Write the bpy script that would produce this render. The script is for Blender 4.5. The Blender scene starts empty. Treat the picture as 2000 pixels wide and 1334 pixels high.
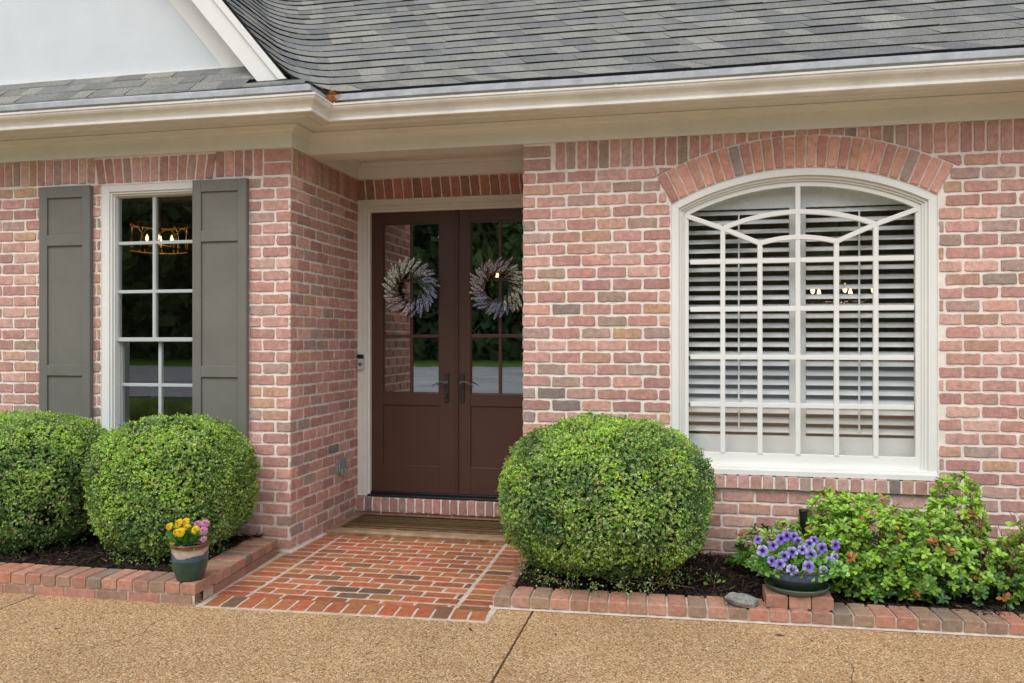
import bpy, math, random
import numpy as np
from mathutils import Vector, Matrix, noise as mnoise
random.seed(7); RNG = np.random.default_rng(11)
R = math.radians
scene = bpy.context.scene
col = scene.collection

# ------------------------------------------------------------ camera
cd = bpy.data.cameras.new('camera'); cam = bpy.data.objects.new('camera', cd); col.objects.link(cam)
cam.location = (0, 0, 1.49); cam.rotation_euler = (R(90), 0, 0.2119)
cd.sensor_width = 36; cd.lens = 1604 / 2000 * 36; cd.clip_start = .05; cd.clip_end = 600
scene.camera = cam
# ------------------------------------------------------------ sky, sun, exposure
SUN_EL, SUN_AZ = 50, -28          # soft overcast sun from behind the camera, a little to the left
w = bpy.data.worlds.new('World'); scene.world = w; w.use_nodes = True
nt = w.node_tree; bg = nt.nodes['Background']
sky = nt.nodes.new('ShaderNodeTexSky'); sky.sky_type = 'NISHITA'; sky.sun_disc = False
sky.sun_elevation = R(SUN_EL); sky.sun_rotation = R(180 + SUN_AZ)
sky.air_density = 1.0; sky.dust_density = 1.5; sky.ozone_density = 1.0
hs = nt.nodes.new('ShaderNodeHueSaturation'); hs.inputs['Saturation'].default_value = .42
nt.links.new(sky.outputs[0], hs.inputs['Color']); nt.links.new(hs.outputs[0], bg.inputs[0])
bg.inputs[1].default_value = .15
sl = bpy.data.lights.new('sun', 'SUN'); sl.energy = 1.5; sl.angle = R(35); sl.color = (1, .975, .93)
sun = bpy.data.objects.new('sun', sl); col.objects.link(sun)
sun.rotation_euler = (R(90 - SUN_EL), 0, R(SUN_AZ))
scene.view_settings.view_transform = 'Standard'; scene.view_settings.look = 'None'
scene.view_settings.exposure = .42; scene.view_settings.gamma = 1
scene.view_settings.use_curve_mapping = False
scene.render.resolution_x = 1024; scene.render.resolution_y = 683

# ------------------------------------------------------------ materials
def S(r, g, b):
    f = lambda v: (v / 255 / 12.92) if v / 255 <= .04045 else ((v / 255 + .055) / 1.055) ** 2.4
    return (f(r), f(g), f(b))
class NT:
    def __init__(s, name):
        s.m = bpy.data.materials.new(name); s.m.use_nodes = True; s.t = s.m.node_tree
        s.b = s.t.nodes['Principled BSDF']; s.out = s.t.nodes['Material Output']
        s.geo = None
    def n(s, typ, **kw):
        x = s.t.nodes.new(typ)
        for k, v in kw.items():
            if k in x.inputs.keys() if isinstance(k, str) and not hasattr(x, k) else False: x.inputs[k].default_value = v
            else: setattr(x, k, v)
        return x
    def l(s, a, b): s.t.links.new(a, b)
    def pos(s):
        if s.geo is None: s.geo = s.n('ShaderNodeTexCoord')
        return s.geo.outputs['Object']
    def noise(s, scale, detail=4, rough=.6, dist=0):
        x = s.n('ShaderNodeTexNoise'); x.inputs['Scale'].default_value = scale; x.inputs['Detail'].default_value = detail
        x.inputs['Roughness'].default_value = rough; x.inputs['Distortion'].default_value = dist
        s.l(s.pos(), x.inputs['Vector']); return x.outputs['Fac']
    def ramp(s, fac, pts):
        x = s.n('ShaderNodeValToRGB'); e = x.color_ramp.elements
        while len(e) < len(pts): e.new(.5)
        for i, (p, c) in enumerate(pts):
            e[i].position = p; e[i].color = (*c, 1) if isinstance(c, (tuple, list)) else (c, c, c, 1)
        s.l(fac, x.inputs[0]); return x.outputs[0]
    def mix(s, fac, a, b, mode='MIX'):
        x = s.n('ShaderNodeMix', data_type='RGBA', blend_type=mode)
        for v, i in ((fac, 0), (a, 6), (b, 7)):
            if hasattr(v, 'links'): s.l(v, x.inputs[i])
            elif i == 0: x.inputs[0].default_value = v
            else: x.inputs[i].default_value = (*v, 1)
        return x.outputs[2]
    def attr(s, name='Col'):
        x = s.n('ShaderNodeAttribute'); x.attribute_name = name; return x.outputs['Color']
    def bump(s, h, strength=.5, dist=.002):
        x = s.n('ShaderNodeBump'); x.inputs['Strength'].default_value = strength; x.inputs['Distance'].default_value = dist
        s.l(h, x.inputs['Height']); s.l(x.outputs[0], s.b.inputs['Normal']); return x
    def done(s, c=None, rough=.6, spec=.5, metal=0):
        if c is not None:
            if hasattr(c, 'links'): s.l(c, s.b.inputs['Base Color'])
            else: s.b.inputs['Base Color'].default_value = (*c, 1)
        if hasattr(rough, 'links'): s.l(rough, s.b.inputs['Roughness'])
        else: s.b.inputs['Roughness'].default_value = rough
        s.b.inputs['Specular IOR Level'].default_value = spec; s.b.inputs['Metallic'].default_value = metal
        return s.m

def m_brick(name, smear=.5, rough=.9, spec=.2, sm=S(222, 200, 188), dust=0):
    t = NT(name); c = t.attr()
    c = t.mix(.65, c, t.ramp(t.noise(26, 5, .65), [(.3, .58), (.7, 1.42)]), 'MULTIPLY')
    c = t.mix(.5, c, t.ramp(t.noise(160, 3, .7), [(.3, .55), (.62, 1.25)]), 'MULTIPLY')
    c = t.mix(t.ramp(t.noise(420, 2, .5), [(.66, 0.), (.74, .75)]), c, S(95, 60, 52))
    c = t.mix(t.ramp(t.noise(38, 6, .75, .4), [(.60, 0.), (.74, smear)]), c, sm)
    if dust: c = t.mix(t.ramp(t.noise(5, 5, .7), [(.3, dust*.4), (.7, dust*1.6)]), c, sm)
    h = t.mix(.4, t.noise(60, 5, .75), t.noise(260, 3, .75))
    t.bump(h, 1., .006)
    return t.done(c, rough, spec)
def m_rough(name, c1, c2, scale=30, bump=.4, dist=.002, rough=.9, spec=.2, bscale=None):
    t = NT(name); c = t.ramp(t.noise(scale, 6, .65), [(.3, c1), (.7, c2)])
    t.bump(t.noise(bscale or scale * 6, 4, .7), bump, dist)
    return t.done(c, rough, spec)
def m_paint(name, c, rough=.5, spec=.4, dirt=.12, bump=.12, grain=False):
    t = NT(name); d = tuple(v * (1 - dirt) for v in c)
    cc = t.ramp(t.noise(3.5, 6, .7), [(.35, d), (.65, c)])
    cc = t.mix(t.ramp(t.noise(60, 3, .7), [(.68, 0.), (.8, .35)]), cc, tuple(v * .55 for v in c))
    t.bump(t.noise(90, 4, .6), bump, .0015)
    return t.done(cc, rough, spec)
def m_attr(name, rough=.6, spec=.3, var=.25, scale=60, bump=.2, trans=0.):
    t = NT(name); c = t.attr()
    if var: c = t.mix(var, c, t.ramp(t.noise(scale, 4, .6), [(.3, .4), (.7, 1.5)]), 'MULTIPLY')
    if bump: t.bump(t.noise(scale * 4, 3, .6), bump, .002)
    t.done(c, rough, spec)
    if trans:
        tr = t.n('ShaderNodeBsdfTranslucent'); t.l(c, tr.inputs[0])
        mx = t.n('ShaderNodeMixShader'); mx.inputs[0].default_value = trans
        t.l(t.b.outputs[0], mx.inputs[1]); t.l(tr.outputs[0], mx.inputs[2]); t.l(mx.outputs[0], t.out.inputs[0])
    return t.m
def m_glass(name, refl=1.0, tint=(.9, .93, .92), base=.03):
    t = NT(name)
    tr = t.n('ShaderNodeBsdfTransparent'); tr.inputs[0].default_value = (*tint, 1)
    gl = t.n('ShaderNodeBsdfGlossy'); gl.inputs['Roughness'].default_value = .0
    lw = t.n('ShaderNodeLayerWeight'); lw.inputs['Blend'].default_value = .5
    fr = t.n('ShaderNodeMath', operation='POWER'); t.l(lw.outputs['Facing'], fr.inputs[0]); fr.inputs[1].default_value = 4
    ma = t.n('ShaderNodeMath', operation='MULTIPLY_ADD'); ma.inputs[1].default_value = refl; ma.inputs[2].default_value = base
    ma.use_clamp = True
    t.l(fr.outputs[0], ma.inputs[0])
    bp = t.n('ShaderNodeBump'); bp.inputs['Strength'].default_value = .06; bp.inputs['Distance'].default_value = .002
    t.l(t.noise(5, 2, .5), bp.inputs['Height']); t.l(bp.outputs[0], gl.inputs['Normal'])
    mx = t.n('ShaderNodeMixShader'); t.l(ma.outputs[0], mx.inputs[0]); t.l(tr.outputs[0], mx.inputs[1]); t.l(gl.outputs[0], mx.inputs[2])
    t.l(mx.outputs[0], t.out.inputs[0]); return t.m
def m_emit(name, c, s):
    t = NT(name); e = t.n('ShaderNodeEmission'); e.inputs[0].default_value = (*c, 1); e.inputs[1].default_value = s
    t.l(e.outputs[0], t.out.inputs[0]); return t.m

M = {}
M['brick'] = m_brick('weathered_brick', .8, sm=S(228, 208, 194), dust=.13)
M['paver'] = m_brick('paver_brick', .28, .42, .5, S(190, 160, 140))
M['mortar'] = m_rough('cream_mortar', S(226, 216, 206), S(248, 241, 233), 18, .9, .004, .95, .1, 130)
M['grout'] = m_rough('path_grout', S(176, 160, 142), S(220, 205, 188), 14, .6, .003, .9, .15, 130)
M['trim'] = m_paint('cream_paint', S(233, 233, 227), .5, .35, .08)
M['offwhite'] = m_paint('window_paint', S(233, 233, 228), .45, .4, .05)
M['white'] = m_paint('white_paint', S(232, 232, 228), .45, .4, .05)
M['gutter'] = m_paint('gutter_enamel', S(242, 239, 230), .35, .5, .18)
M['stucco'] = m_rough('stucco', S(208, 213, 216), S(215, 220, 223), 4, .5, .003, .9, .2, 90)
M['shutter'] = m_paint('shutter_paint', S(117, 116, 109), .55, .35, .14)
M['door'] = m_paint('door_paint', S(82, 56, 46), .38, .5, .10, .05)
M['louver'] = m_paint('louver_paint', S(248, 248, 246), .45, .4, .03)
M['sash'] = m_paint('sash_paint', S(190, 196, 194), .45, .4, .05)
M['bronze'] = m_rough('dark_bronze', S(30, 29, 32), S(46, 44, 46), 40, .2, .001, .38, .6)
M['chrome'] = m_rough('worn_metal', S(70, 66, 64), S(110, 106, 102), 60, .1, .001, .3, .6)
M['black'] = m_rough('black_plastic', S(18, 19, 22), S(30, 31, 34), 50, .2, .001, .45, .5)
M['zinc'] = m_rough('drip_metal', S(150, 153, 156), S(186, 188, 190), 9, .3, .002, .42, .5)
M['galv'] = m_rough('outlet_metal', S(120, 128, 126), S(156, 162, 158), 40, .3, .001, .5, .5)
M['glass'] = m_glass('window_glass', 1.0, (.93, .95, .95), .20)
M['doorglass'] = m_glass('door_glass', 1.0, (.7, .75, .72), .48)
M['room'] = m_rough('room_paint', S(120, 116, 112), S(135, 130, 124), 2, .1, .001, .9, .1)
M['concrete'] = m_rough('step_concrete', S(128, 104, 80), S(176, 150, 120), 12, .6, .003, .85, .2, 90)
M['lawn'] = m_rough('lawn', S(58, 88, 30), S(92, 124, 48), 5, .6, .01, .95, .1, 60)
M['asphalt'] = m_rough('asphalt', S(84, 90, 98), S(158, 164, 170), .35, .4, .004, .5, .5, 40)  # broad dark patches painted in for tree shadows and patched asphalt
M['soil'] = m_rough('soil', S(24, 18, 15), S(48, 36, 29), 40, 1, .01, .95, .1, 160)
M['chips'] = m_attr('mulch_chips', .75, .3, .3, 90, .3)
M['leaf'] = m_attr('small_leaf', .42, .45, 0, 60, 0, .22)
M['bigleaf'] = m_attr('glossy_leaf', .36, .5, .2, 40, .1, .22)
M['treeleaf'] = m_attr('tree_leaf', .7, .2, 0, 60, 0, .5)
M['petal'] = m_attr('petal', .6, .2, .12, 200, 0, .2)
M['twig'] = m_rough('twig_bark', S(92, 68, 50), S(150, 118, 92), 60, .4, .002, .85, .2)
M['pine'] = m_rough('dry_needles', S(150, 88, 40), S(206, 140, 78), 60, .2, .001, .8, .2)
M['stone'] = m_rough('grey_stone', S(98, 100, 100), S(168, 166, 160), 16, .9, .006, .8, .3, 50)
M['iron'] = m_rough('painted_iron', S(110, 78, 44), S(150, 112, 66), 40, .2, .001, .45, .5)
M['bulb'] = m_emit('lit_bulb', (1, .62, .25), 5)
M['spr'] = m_attr('lavender', .8, .1, .15, 200, 0, 0)
M['glaze'] = m_attr('pot_glaze', .16, .6, .35, 24, .08)
M['saucer'] = m_rough('green_plastic', S(84, 98, 84), S(104, 116, 100), 20, .1, .001, .5, .4)
M['silver'] = m_rough('silver_plastic', S(190, 190, 194), S(205, 205, 208), 30, .1, .001, .35, .5)
def shingle_mat():
    t = NT('asphalt_shingle'); c = t.attr()
    c = t.mix(.85, c, t.ramp(t.noise(130, 3, .8), [(.34, .42), (.66, 1.7)]), 'MULTIPLY')
    c = t.mix(.4, c, t.ramp(t.noise(2.2, 4, .6), [(.3, .75), (.7, 1.2)]), 'MULTIPLY')
    t.bump(t.noise(380, 2, .7), .6, .003)
    return t.done(c, .9, .2)
M['shingle'] = shingle_mat()
def aggregate_mat():
    t = NT('exposed_aggregate')
    v = t.n('ShaderNodeTexVoronoi'); v.inputs['Scale'].default_value = 150; v.inputs['Randomness'].default_value = 1
    t.l(t.pos(), v.inputs['Vector'])
    sp = t.n('ShaderNodeSeparateColor'); t.l(v.outputs['Color'], sp.inputs[0])
    c = t.ramp(sp.outputs[0], [(0., S(104, 76, 48)), (.2, S(166, 130, 92)), (.42, S(204, 166, 120)), (.62, S(186, 146, 100)), (.82, S(216, 186, 142)), (.97, S(230, 214, 184))])
    c = t.mix(t.ramp(v.outputs['Distance'], [(.42, 0.), (.75, .75)]), c, S(152, 120, 86))
    c = t.mix(t.ramp(t.noise(70, 3, .7), [(.55, 0.), (.68, .75)]), c, S(100, 72, 46))
    v2 = t.n('ShaderNodeTexVoronoi'); v2.inputs['Scale'].default_value = 62; t.l(t.pos(), v2.inputs['Vector'])
    s2 = t.n('ShaderNodeSeparateColor'); t.l(v2.outputs['Color'], s2.inputs[0])
    core = t.ramp(v2.outputs['Distance'], [(.34, 1.), (.46, 0.)])
    big = t.ramp(s2.outputs[0], [(0., S(92, 66, 44)), (.45, S(140, 104, 68)), (.6, S(214, 196, 160)), (1., S(196, 150, 96))])
    gate = t.mix(1., core, t.ramp(s2.outputs[1], [(.70, 0.), (.74, .85)]), 'MULTIPLY')
    c = t.mix(gate, c, big)
    c = t.mix(.6, c, t.ramp(t.noise(1.3, 5, .6), [(.3, .80), (.7, 1.22)]), 'MULTIPLY')
    c = t.mix(t.ramp(t.noise(2.6, 4, .6, .6), [(.62, 0.), (.8, .4)]), c, S(216, 196, 168))
    h = t.mix(.5, t.ramp(v.outputs['Distance'], [(0., 1.), (.7, 0.)]), t.noise(150, 3, .6))
    t.bump(h, .7, .004)
    return t.done(c, .72, .3)
M['agg'] = aggregate_mat()
def mat_stripes():
    t = NT('doormat_stripes'); sx = t.n('ShaderNodeSeparateXYZ'); t.l(t.pos(), sx.inputs[0])
    n1 = t.n('ShaderNodeTexNoise', noise_dimensions='1D'); n1.inputs['Scale'].default_value = 34; n1.inputs['Detail'].default_value = 1
    t.l(sx.outputs['Y'], n1.inputs['W'])
    c = t.ramp(n1.outputs[0], [(.50, S(30, 27, 25)), (.53, S(176, 142, 100)), (.61, S(176, 142, 100)), (.63, S(34, 30, 27))])
    c = t.mix(t.ramp(t.noise(120, 4, .7), [(.5, 0.), (.8, .35)]), c, S(112, 88, 62))
    t.bump(t.noise(400, 3, .7), .8, .004); return t.done(c, .95, .1)
M['mat'] = mat_stripes()

# ------------------------------------------------------------ mesh helpers
class MB:
    def __init__(s): s.v = []; s.f = []; s.c = []; s.mi = []
    def add(s, vs, fs, c=(1, 1, 1), mi=0):
        o = len(s.v); s.v += [tuple(p) for p in vs]; s.c += [c] * len(vs)
        for f in fs: s.f.append([i + o for i in f]); s.mi.append(mi)
    def box(s, x0, x1, y0, y1, z0, z1, c=(1, 1, 1), mi=0):
        s.add([(x0,y0,z0),(x1,y0,z0),(x1,y1,z0),(x0,y1,z0),(x0,y0,z1),(x1,y0,z1),(x1,y1,z1),(x0,y1,z1)],
              [(0,3,2,1),(4,5,6,7),(0,1,5,4),(1,2,6,5),(2,3,7,6),(3,0,4,7)], c, mi)
    def prism(s, pts, y0, y1, c=(1, 1, 1), mi=0):        # polygon in x,z (counter-clockwise seen from the front) pushed back in y
        n = len(pts); vs = [(x, y0, z) for x, z in pts] + [(x, y1, z) for x, z in pts]
        s.add(vs, [list(range(n)), list(range(2*n-1, n-1, -1))] + [(i, i+n, (i+1) % n + n, (i+1) % n) for i in range(n)], c, mi)
    def bar(s, p0, p1, wd, y0, y1, c=(1, 1, 1), mi=0):
        (x0, z0), (x1, z1) = p0, p1; dx, dz = x1-x0, z1-z0; L = math.hypot(dx, dz); nx, nz = -dz/L*wd/2, dx/L*wd/2
        s.prism([(x0-nx, z0-nz), (x1-nx, z1-nz), (x1+nx, z1+nz), (x0+nx, z0+nz)], y0, y1, c, mi)
    def arc(s, xc, zc, r0, r1, a0, a1, y0, y1, n=24, c=(1, 1, 1), mi=0):   # angles from vertical, ring segment as one solid
        A = [a0 + (a1-a0)*i/n for i in range(n+1)]; vs = []
        for a in A:
            for r in (r0, r1):
                for y in (y0, y1): vs.append((xc + r*math.sin(a), y, zc + r*math.cos(a)))
        fs = []
        for i in range(n):
            k = 4*i; m = k+4
            fs += [(k, m, m+2, k+2), (k+1, k+3, m+3, m+1), (k, k+1, m+1, m), (k+2, m+2, m+3, k+3)]
        fs += [(0, 2, 3, 1), (4*n, 4*n+1, 4*n+3, 4*n+2)]
        s.add(vs, fs, c, mi)
    def tube(s, pts, rad, n=6, c=(1, 1, 1), mi=0):
        P = [Vector(p) for p in pts]; vs = []; fs = []
        rr = rad if isinstance(rad, (list, tuple)) else [rad]*len(P)
        up = Vector((.13, .21, .97)).normalized()
        for i, p in enumerate(P):
            d = (P[min(i+1, len(P)-1)] - P[max(i-1, 0)]).normalized()
            a = d.cross(up)
            if a.length < .1: a = d.cross(Vector((1, 0, 0)))
            a.normalize(); b = d.cross(a)
            for k in range(n):
                t = 2*math.pi*k/n; vs.append(p + (a*math.cos(t) + b*math.sin(t))*rr[i])
        for i in range(len(P)-1):
            for k in range(n): fs.append((i*n+k, i*n+(k+1) % n, (i+1)*n+(k+1) % n, (i+1)*n+k))
        fs += [list(range(n-1, -1, -1)), [(len(P)-1)*n+k for k in range(n)]]
        s.add(vs, fs, c, mi)
    def lathe(s, prof, cx, cy, cz=0, n=40, cols=None, mi=0, wob=0):
        vs = []; cc = []; fs = []
        for i, (r, z) in enumerate(prof):
            for k in range(n):
                t = 2*math.pi*k/n; q = 1 + wob*math.sin(3*t + i)
                vs.append((cx + r*q*math.cos(t), cy + r*q*math.sin(t), cz+z))
                cc.append(cols(i, z, t) if cols else (1, 1, 1))
        for i in range(len(prof)-1):
            for k in range(n): fs.append((i*n+k, i*n+(k+1) % n, (i+1)*n+(k+1) % n, (i+1)*n+k))
        o = len(s.v); s.v += vs; s.c += cc
        for f in fs: s.f.append([i+o for i in f]); s.mi.append(mi)
    def build(s, name, mats, parent=None, smooth=False, bevel=0, flipfix=True):
        me = bpy.data.meshes.new(name); me.from_pydata(s.v, [], s.f)
        mats = mats if isinstance(mats, (list, tuple)) else [mats]
        for m in mats: me.materials.append(m)
        me.polygons.foreach_set('material_index', s.mi)
        ca = me.color_attributes.new('Col', 'FLOAT_COLOR', 'POINT')
        ca.data.foreach_set('color', np.array([(*c, 1) for c in s.c], dtype=np.float32).ravel())
        if smooth: me.polygons.foreach_set('use_smooth', [True]*len(me.polygons))
        me.update()
        o = bpy.data.objects.new(name, me); col.objects.link(o)
        if parent is not None: o.parent = parent
        if bevel:
            b = o.modifiers.new('bevel', 'BEVEL'); b.width = bevel; b.segments = 2; b.limit_method = 'ANGLE'; b.angle_limit = R(40)
        return o
def npmesh(name, V, F, C, mat, parent=None, smooth=False):
    me = bpy.data.meshes.new(name); n, k = F.shape
    me.vertices.add(len(V)); me.vertices.foreach_set('co', V.astype(np.float32).ravel())
    me.loops.add(n*k); me.loops.foreach_set('vertex_index', F.astype(np.int32).ravel())
    me.polygons.add(n); me.polygons.foreach_set('loop_start', np.arange(0, n*k, k, dtype=np.int32))
    me.polygons.foreach_set('loop_total', np.full(n, k, dtype=np.int32))
    ca = me.color_attributes.new('Col', 'FLOAT_COLOR', 'POINT')
    ca.data.foreach_set('color', np.concatenate([C, np.ones((len(C), 1))], 1).astype(np.float32).ravel())
    me.materials.append(mat)
    if smooth: me.polygons.foreach_set('use_smooth', np.ones(n, dtype=bool))
    me.update(); me.validate()
    o = bpy.data.objects.new(name, me); col.objects.link(o)
    if parent is not None: o.parent = parent
    return o
def empty(name, loc=(0, 0, 0)):
    o = bpy.data.objects.new(name, None); col.objects.link(o); o.location = loc; o.empty_display_size = .2; return o
def tag(o, label=None, cat=None, group=None, kind=None):
    for k, v in (('label', label), ('category', cat), ('group', group), ('kind', kind)):
        if v: o[k] = v
    return o
def keep(o, root):                      # parent while leaving world coordinates of the mesh as modelled
    o.parent = root; o.matrix_parent_inverse = Matrix.Translation(root.location).inverted(); return o

# ------------------------------------------------------------ brick laying
WALLC = [(S(190,128,116), 22), (S(180,115,104), 20), (S(170,108,100), 12), (S(196,134,116), 12), (S(184,128,98), 5), (S(166,128,118), 8),
         (S(156,122,102), 6), (S(144,122,112), 2), (S(122,104,98), 1.), (S(200,146,132), 8), (S(186,136,92), 1.5)]
PATHC = [(S(196,92,58), 26), (S(176,90,56), 20), (S(188,104,62), 16), (S(182,108,64), 8), (S(138,92,76), 7), (S(122,88,80), 3), (S(204,110,74), 10), (S(160,92,66), 6)]
CURBC = [(S(178,98,74), 16), (S(164,100,78), 14), (S(150,104,82), 12), (S(190,112,90), 14), (S(130,102,88), 7), (S(190,98,68), 12), (S(114,92,82), 3)]
def desat(pal, s, g):
    return [(tuple((v*(1-s)+s*(c[0]*.35+c[1]*.5+c[2]*.15))*g for v in c), w_) for c, w_ in pal]
def warm(pal, g=1.0, b=.96): return [((c[0], c[1]*g, c[2]*b), w_) for c, w_ in pal]
WALLC = warm(desat(WALLC, .27, 1.24)); PATHC = warm(desat(PATHC, .20, .98), 1.08, .84); CURBC = warm(desat(CURBC, .28, 1.02), 1.06, .87)
ARCHC = warm(desat([(S(200,134,116), 5), (S(190,120,104), 5), (S(178,112,100), 3), (S(196,128,98), 3), (S(140,116,108), 1)], .2, 1.25))
HEADC = desat([(S(178,104,78), 4), (S(160,96,74), 3), (S(136,96,74), 2), (S(184,112,84), 2)], .2, 1.1)
SILLC = desat([(S(182,122,108), 4), (S(168,110,96), 4), (S(156,114,100), 2), (S(128,104,96), 1)], .2, 1.2)
def pick(pal):
    c = random.choices([p[0] for p in pal], [p[1] for p in pal])[0]; k = random.uniform(.86, 1.1)
    return tuple(min(1, v*k*random.uniform(.97, 1.03)) for v in c)
def brick(mb, P, U, V, w_, h_, c, d=.007, back=.006, r=.006, jit=.0016, clip=None, mi=0, soft=.004):
    U = Vector(U); V = Vector(V); N = U.cross(V); P = Vector(P)
    nx = max(1, int(w_/.032)); ny = max(1, int(h_/.032)); pts = []
    r = min(r, w_*.2, h_*.2)
    for i in range(nx+1): pts.append((r + (w_-2*r)*i/nx, 0))
    for i in range(ny+1): pts.append((w_, r + (h_-2*r)*i/ny))
    for i in range(nx+1): pts.append((w_-r - (w_-2*r)*i/nx, h_))
    for i in range(ny+1): pts.append((0, h_-r - (h_-2*r)*i/ny))
    cxx, cyy = w_/2, h_/2; out = []
    for a, b in pts:
        j = random.uniform(-jit, jit); L = max(.001, math.hypot(a-cxx, b-cyy))
        if b <= 0 or b >= h_: b += j if b > cyy else -j
        else: a += j if a > cxx else -j
        if clip: a, b = clip(a, b)
        out.append((a, b))
    if clip:
        cxx = sum(p[0] for p in out)/len(out); cyy = sum(p[1] for p in out)/len(out)
    n = len(out); vs = []
    sa = 1-2*soft/max(w_, .03); sb = 1-2*soft/max(h_, .03)
    tl = [random.uniform(-.0012, .0012) for _ in range(3)]
    for a, b in out: vs.append(P + U*a + V*b - N*back)
    for a, b in out: vs.append(P + U*a + V*b + N*(d-soft*.8))
    for a, b in out:
        a2, b2 = cxx+(a-cxx)*sa, cyy+(b-cyy)*sb
        vs.append(P + U*a2 + V*b2 + N*(d + tl[0] + tl[1]*(a2-cxx)/w_ + tl[2]*(b2-cyy)/h_))
    fs = []
    for q in (0, 1):
        for i in range(n): fs.append((q*n+i, q*n+(i+1) % n, (q+1)*n+(i+1) % n, (q+1)*n+i))
    fs.append([2*n+i for i in range(n)])
    mb.add(vs, fs, c, mi)
X, Y, Z = Vector((1, 0, 0)), Vector((0, 1, 0)), Vector((0, 0, 1))
PITCH, ROW, JT = .2075, .0825, .0168
ZT = 2.661                                  # bed joint under the soldier course
XC, YL, YR, YD = -2.745, 5.33, 5.59, 6.529  # wing corner, wing wall, main wall, door wall
AX, AZ, AR = .705, .8985, 1.72              # centre and inner radius of the segmental arch
def lay_rows(mb, org, U, u0, u1, ztop, nrow, pal, phase=0, holes=None, clip=None, corner=None, qcols=None):
    for k in range(nrow):
        zt = ztop - k*ROW - JT/2; zb = ztop-(k+1)*ROW + JT/2
        hs_ = holes(zb, zt) if holes else []
        off = (PITCH/2 if (k+phase) % 2 == 0 else 0)
        u = u0 - (PITCH - off if off else 0); segs = []
        while u < u1:
            segs.append((u, u+PITCH-JT)); u += PITCH
        for (a, b) in segs:
            a += random.uniform(-.002, .002); b += random.uniform(-.003, .003)
            pcs = [(max(a, u0), min(b, u1))]
            for (l, r_) in hs_:
                nw = []
                for (p, q) in pcs:
                    if q <= l or p >= r_: nw.append((p, q))
                    else:
                        if p < l: nw.append((p, l))
                        if q > r_: nw.append((r_, q))
                pcs = nw
            for (p, q) in pcs:
                if q-p < .022: continue
                dz = random.uniform(-.0012, .0012); hh = zt-zb + random.uniform(-.003, .002)
                P = Vector(org) + U*p + Z*(zb+dz)
                cc = pick(pal)
                if qcols is not None:
                    if abs(p-corner) < .01 or abs(q-corner) < .01:
                        cc = qcols.setdefault(k, cc)
                cl = (lambda a_, b_, p=p, zb=zb: clip(p+a_, zb+b_, p, zb)) if clip else None
                brick(mb, P, U, Z, q-p, hh, cc, clip=cl, jit=.0034, r=random.uniform(.003, .010), soft=.0028)
def soldiers(mb, org, U, u0, u1, z0, z1, pal, clip=None, lean=None, step=.0725):
    n = max(1, round((u1-u0)/step)); st = (u1-u0)/n
    for i in range(n):
        a = u0 + i*st + .006; w_ = st-.012+random.uniform(-.002, .002)
        zz0 = z0 + random.uniform(-.003, .002); P = Vector(org) + U*a + Z*zz0
        ln = lean(a) if lean else 0
        def cl(a_, b_, a=a, zz0=zz0, ln=ln):
            a2 = a_ + ln*b_
            if clip: return clip(a+a2, zz0+b_, a, zz0)
            return a2, b_
        if clip:
            zc_ = AZ + math.sqrt(max(0, (AR+.212)**2-(a+w_/2-AX)**2))
            if zc_ > z1-.02 and abs(a-AX) < 1: continue
        brick(mb, P, U, Z, w_, z1-zz0, pick(pal), clip=cl if (clip or lean) else None, jit=.0022)

house = empty('brick_house', (0, 5.5, 0))
tag(house, 'red brick house with grey shingle roof, arched window and brown double entry door', 'house')
def hpart(mb, name, mats, label=None, **kw):
    o = mb.build(name, mats, None, **kw); keep(o, house)
    if label: o['label'] = label
    return o
BM = [M['brick'], M['mortar']]
quoin = {}
# --- wing wall (left) with window opening
LW = (-4.271, -3.40, .36, 2.65)
mb = MB()
lay_rows(mb, (0, YL, 0), X, -7.0, XC+.005, ZT, 32, WALLC, 0, lambda a, b: [(LW[0]-.008, LW[1]+.008)] if b > LW[2]-.01 and a < LW[3]+.02 else [], corner=XC+.005, qcols=quoin)
soldiers(mb, (0, YL, 0), X, -7.0, -4.32, 2.672, 2.852, WALLC)
soldiers(mb, (0, YL, 0), X, -4.30, -3.345, 2.664, 2.842, WALLC, lean=lambda a: (a+3.85)*.35)
soldiers(mb, (0, YL, 0), X, -3.33, XC-.21, 2.672, 2.852, WALLC)
for z in (2.672, 2.766): brick(mb, (XC-.2, YL, z), X, Z, .205, .082, pick(WALLC))
for b in ((-7, LW[0], 0, 2.88), (LW[1], XC, 0, 2.88), (LW[0], LW[1], 0, LW[2]), (LW[0], LW[1], LW[3], 2.88)):
    mb.box(b[0], b[1], YL, YL+.1, b[2], b[3], mi=1)
hpart(mb, 'wall', BM, 'projecting wing wall of pink brick around the tall shuttered window')
# --- porch return wall
mb = MB()
lay_rows(mb, (XC, YL, 0), Y, -.001, YD-YL, ZT, 32, WALLC, 1, corner=-.001, qcols=quoin)
soldiers(mb, (XC, YL, 0), Y, .03, YD-YL, 2.672, 2.852, WALLC)
mb.box(XC-.1, XC, YL+.1, YD+.1, 0, 2.88, mi=1)
mb.box(XC-.02, XC+.024, YL-.024, YD, -.02, .014, mi=1)
hpart(mb, 'wall', BM, 'side wall of the porch recess running back from the wing corner')
# --- door wall header
mb = MB()
soldiers(mb, (0, YD, 0), X, XC+.0, -1.0, 2.69, 2.852, HEADC, lean=lambda a: -.1, step=.0815)
mb.box(XC, -.9, YD, YD+.1, 2.69, 2.88, mi=1)
hpart(mb, 'wall', BM, 'soldier course of orange brick above the double door')
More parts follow.
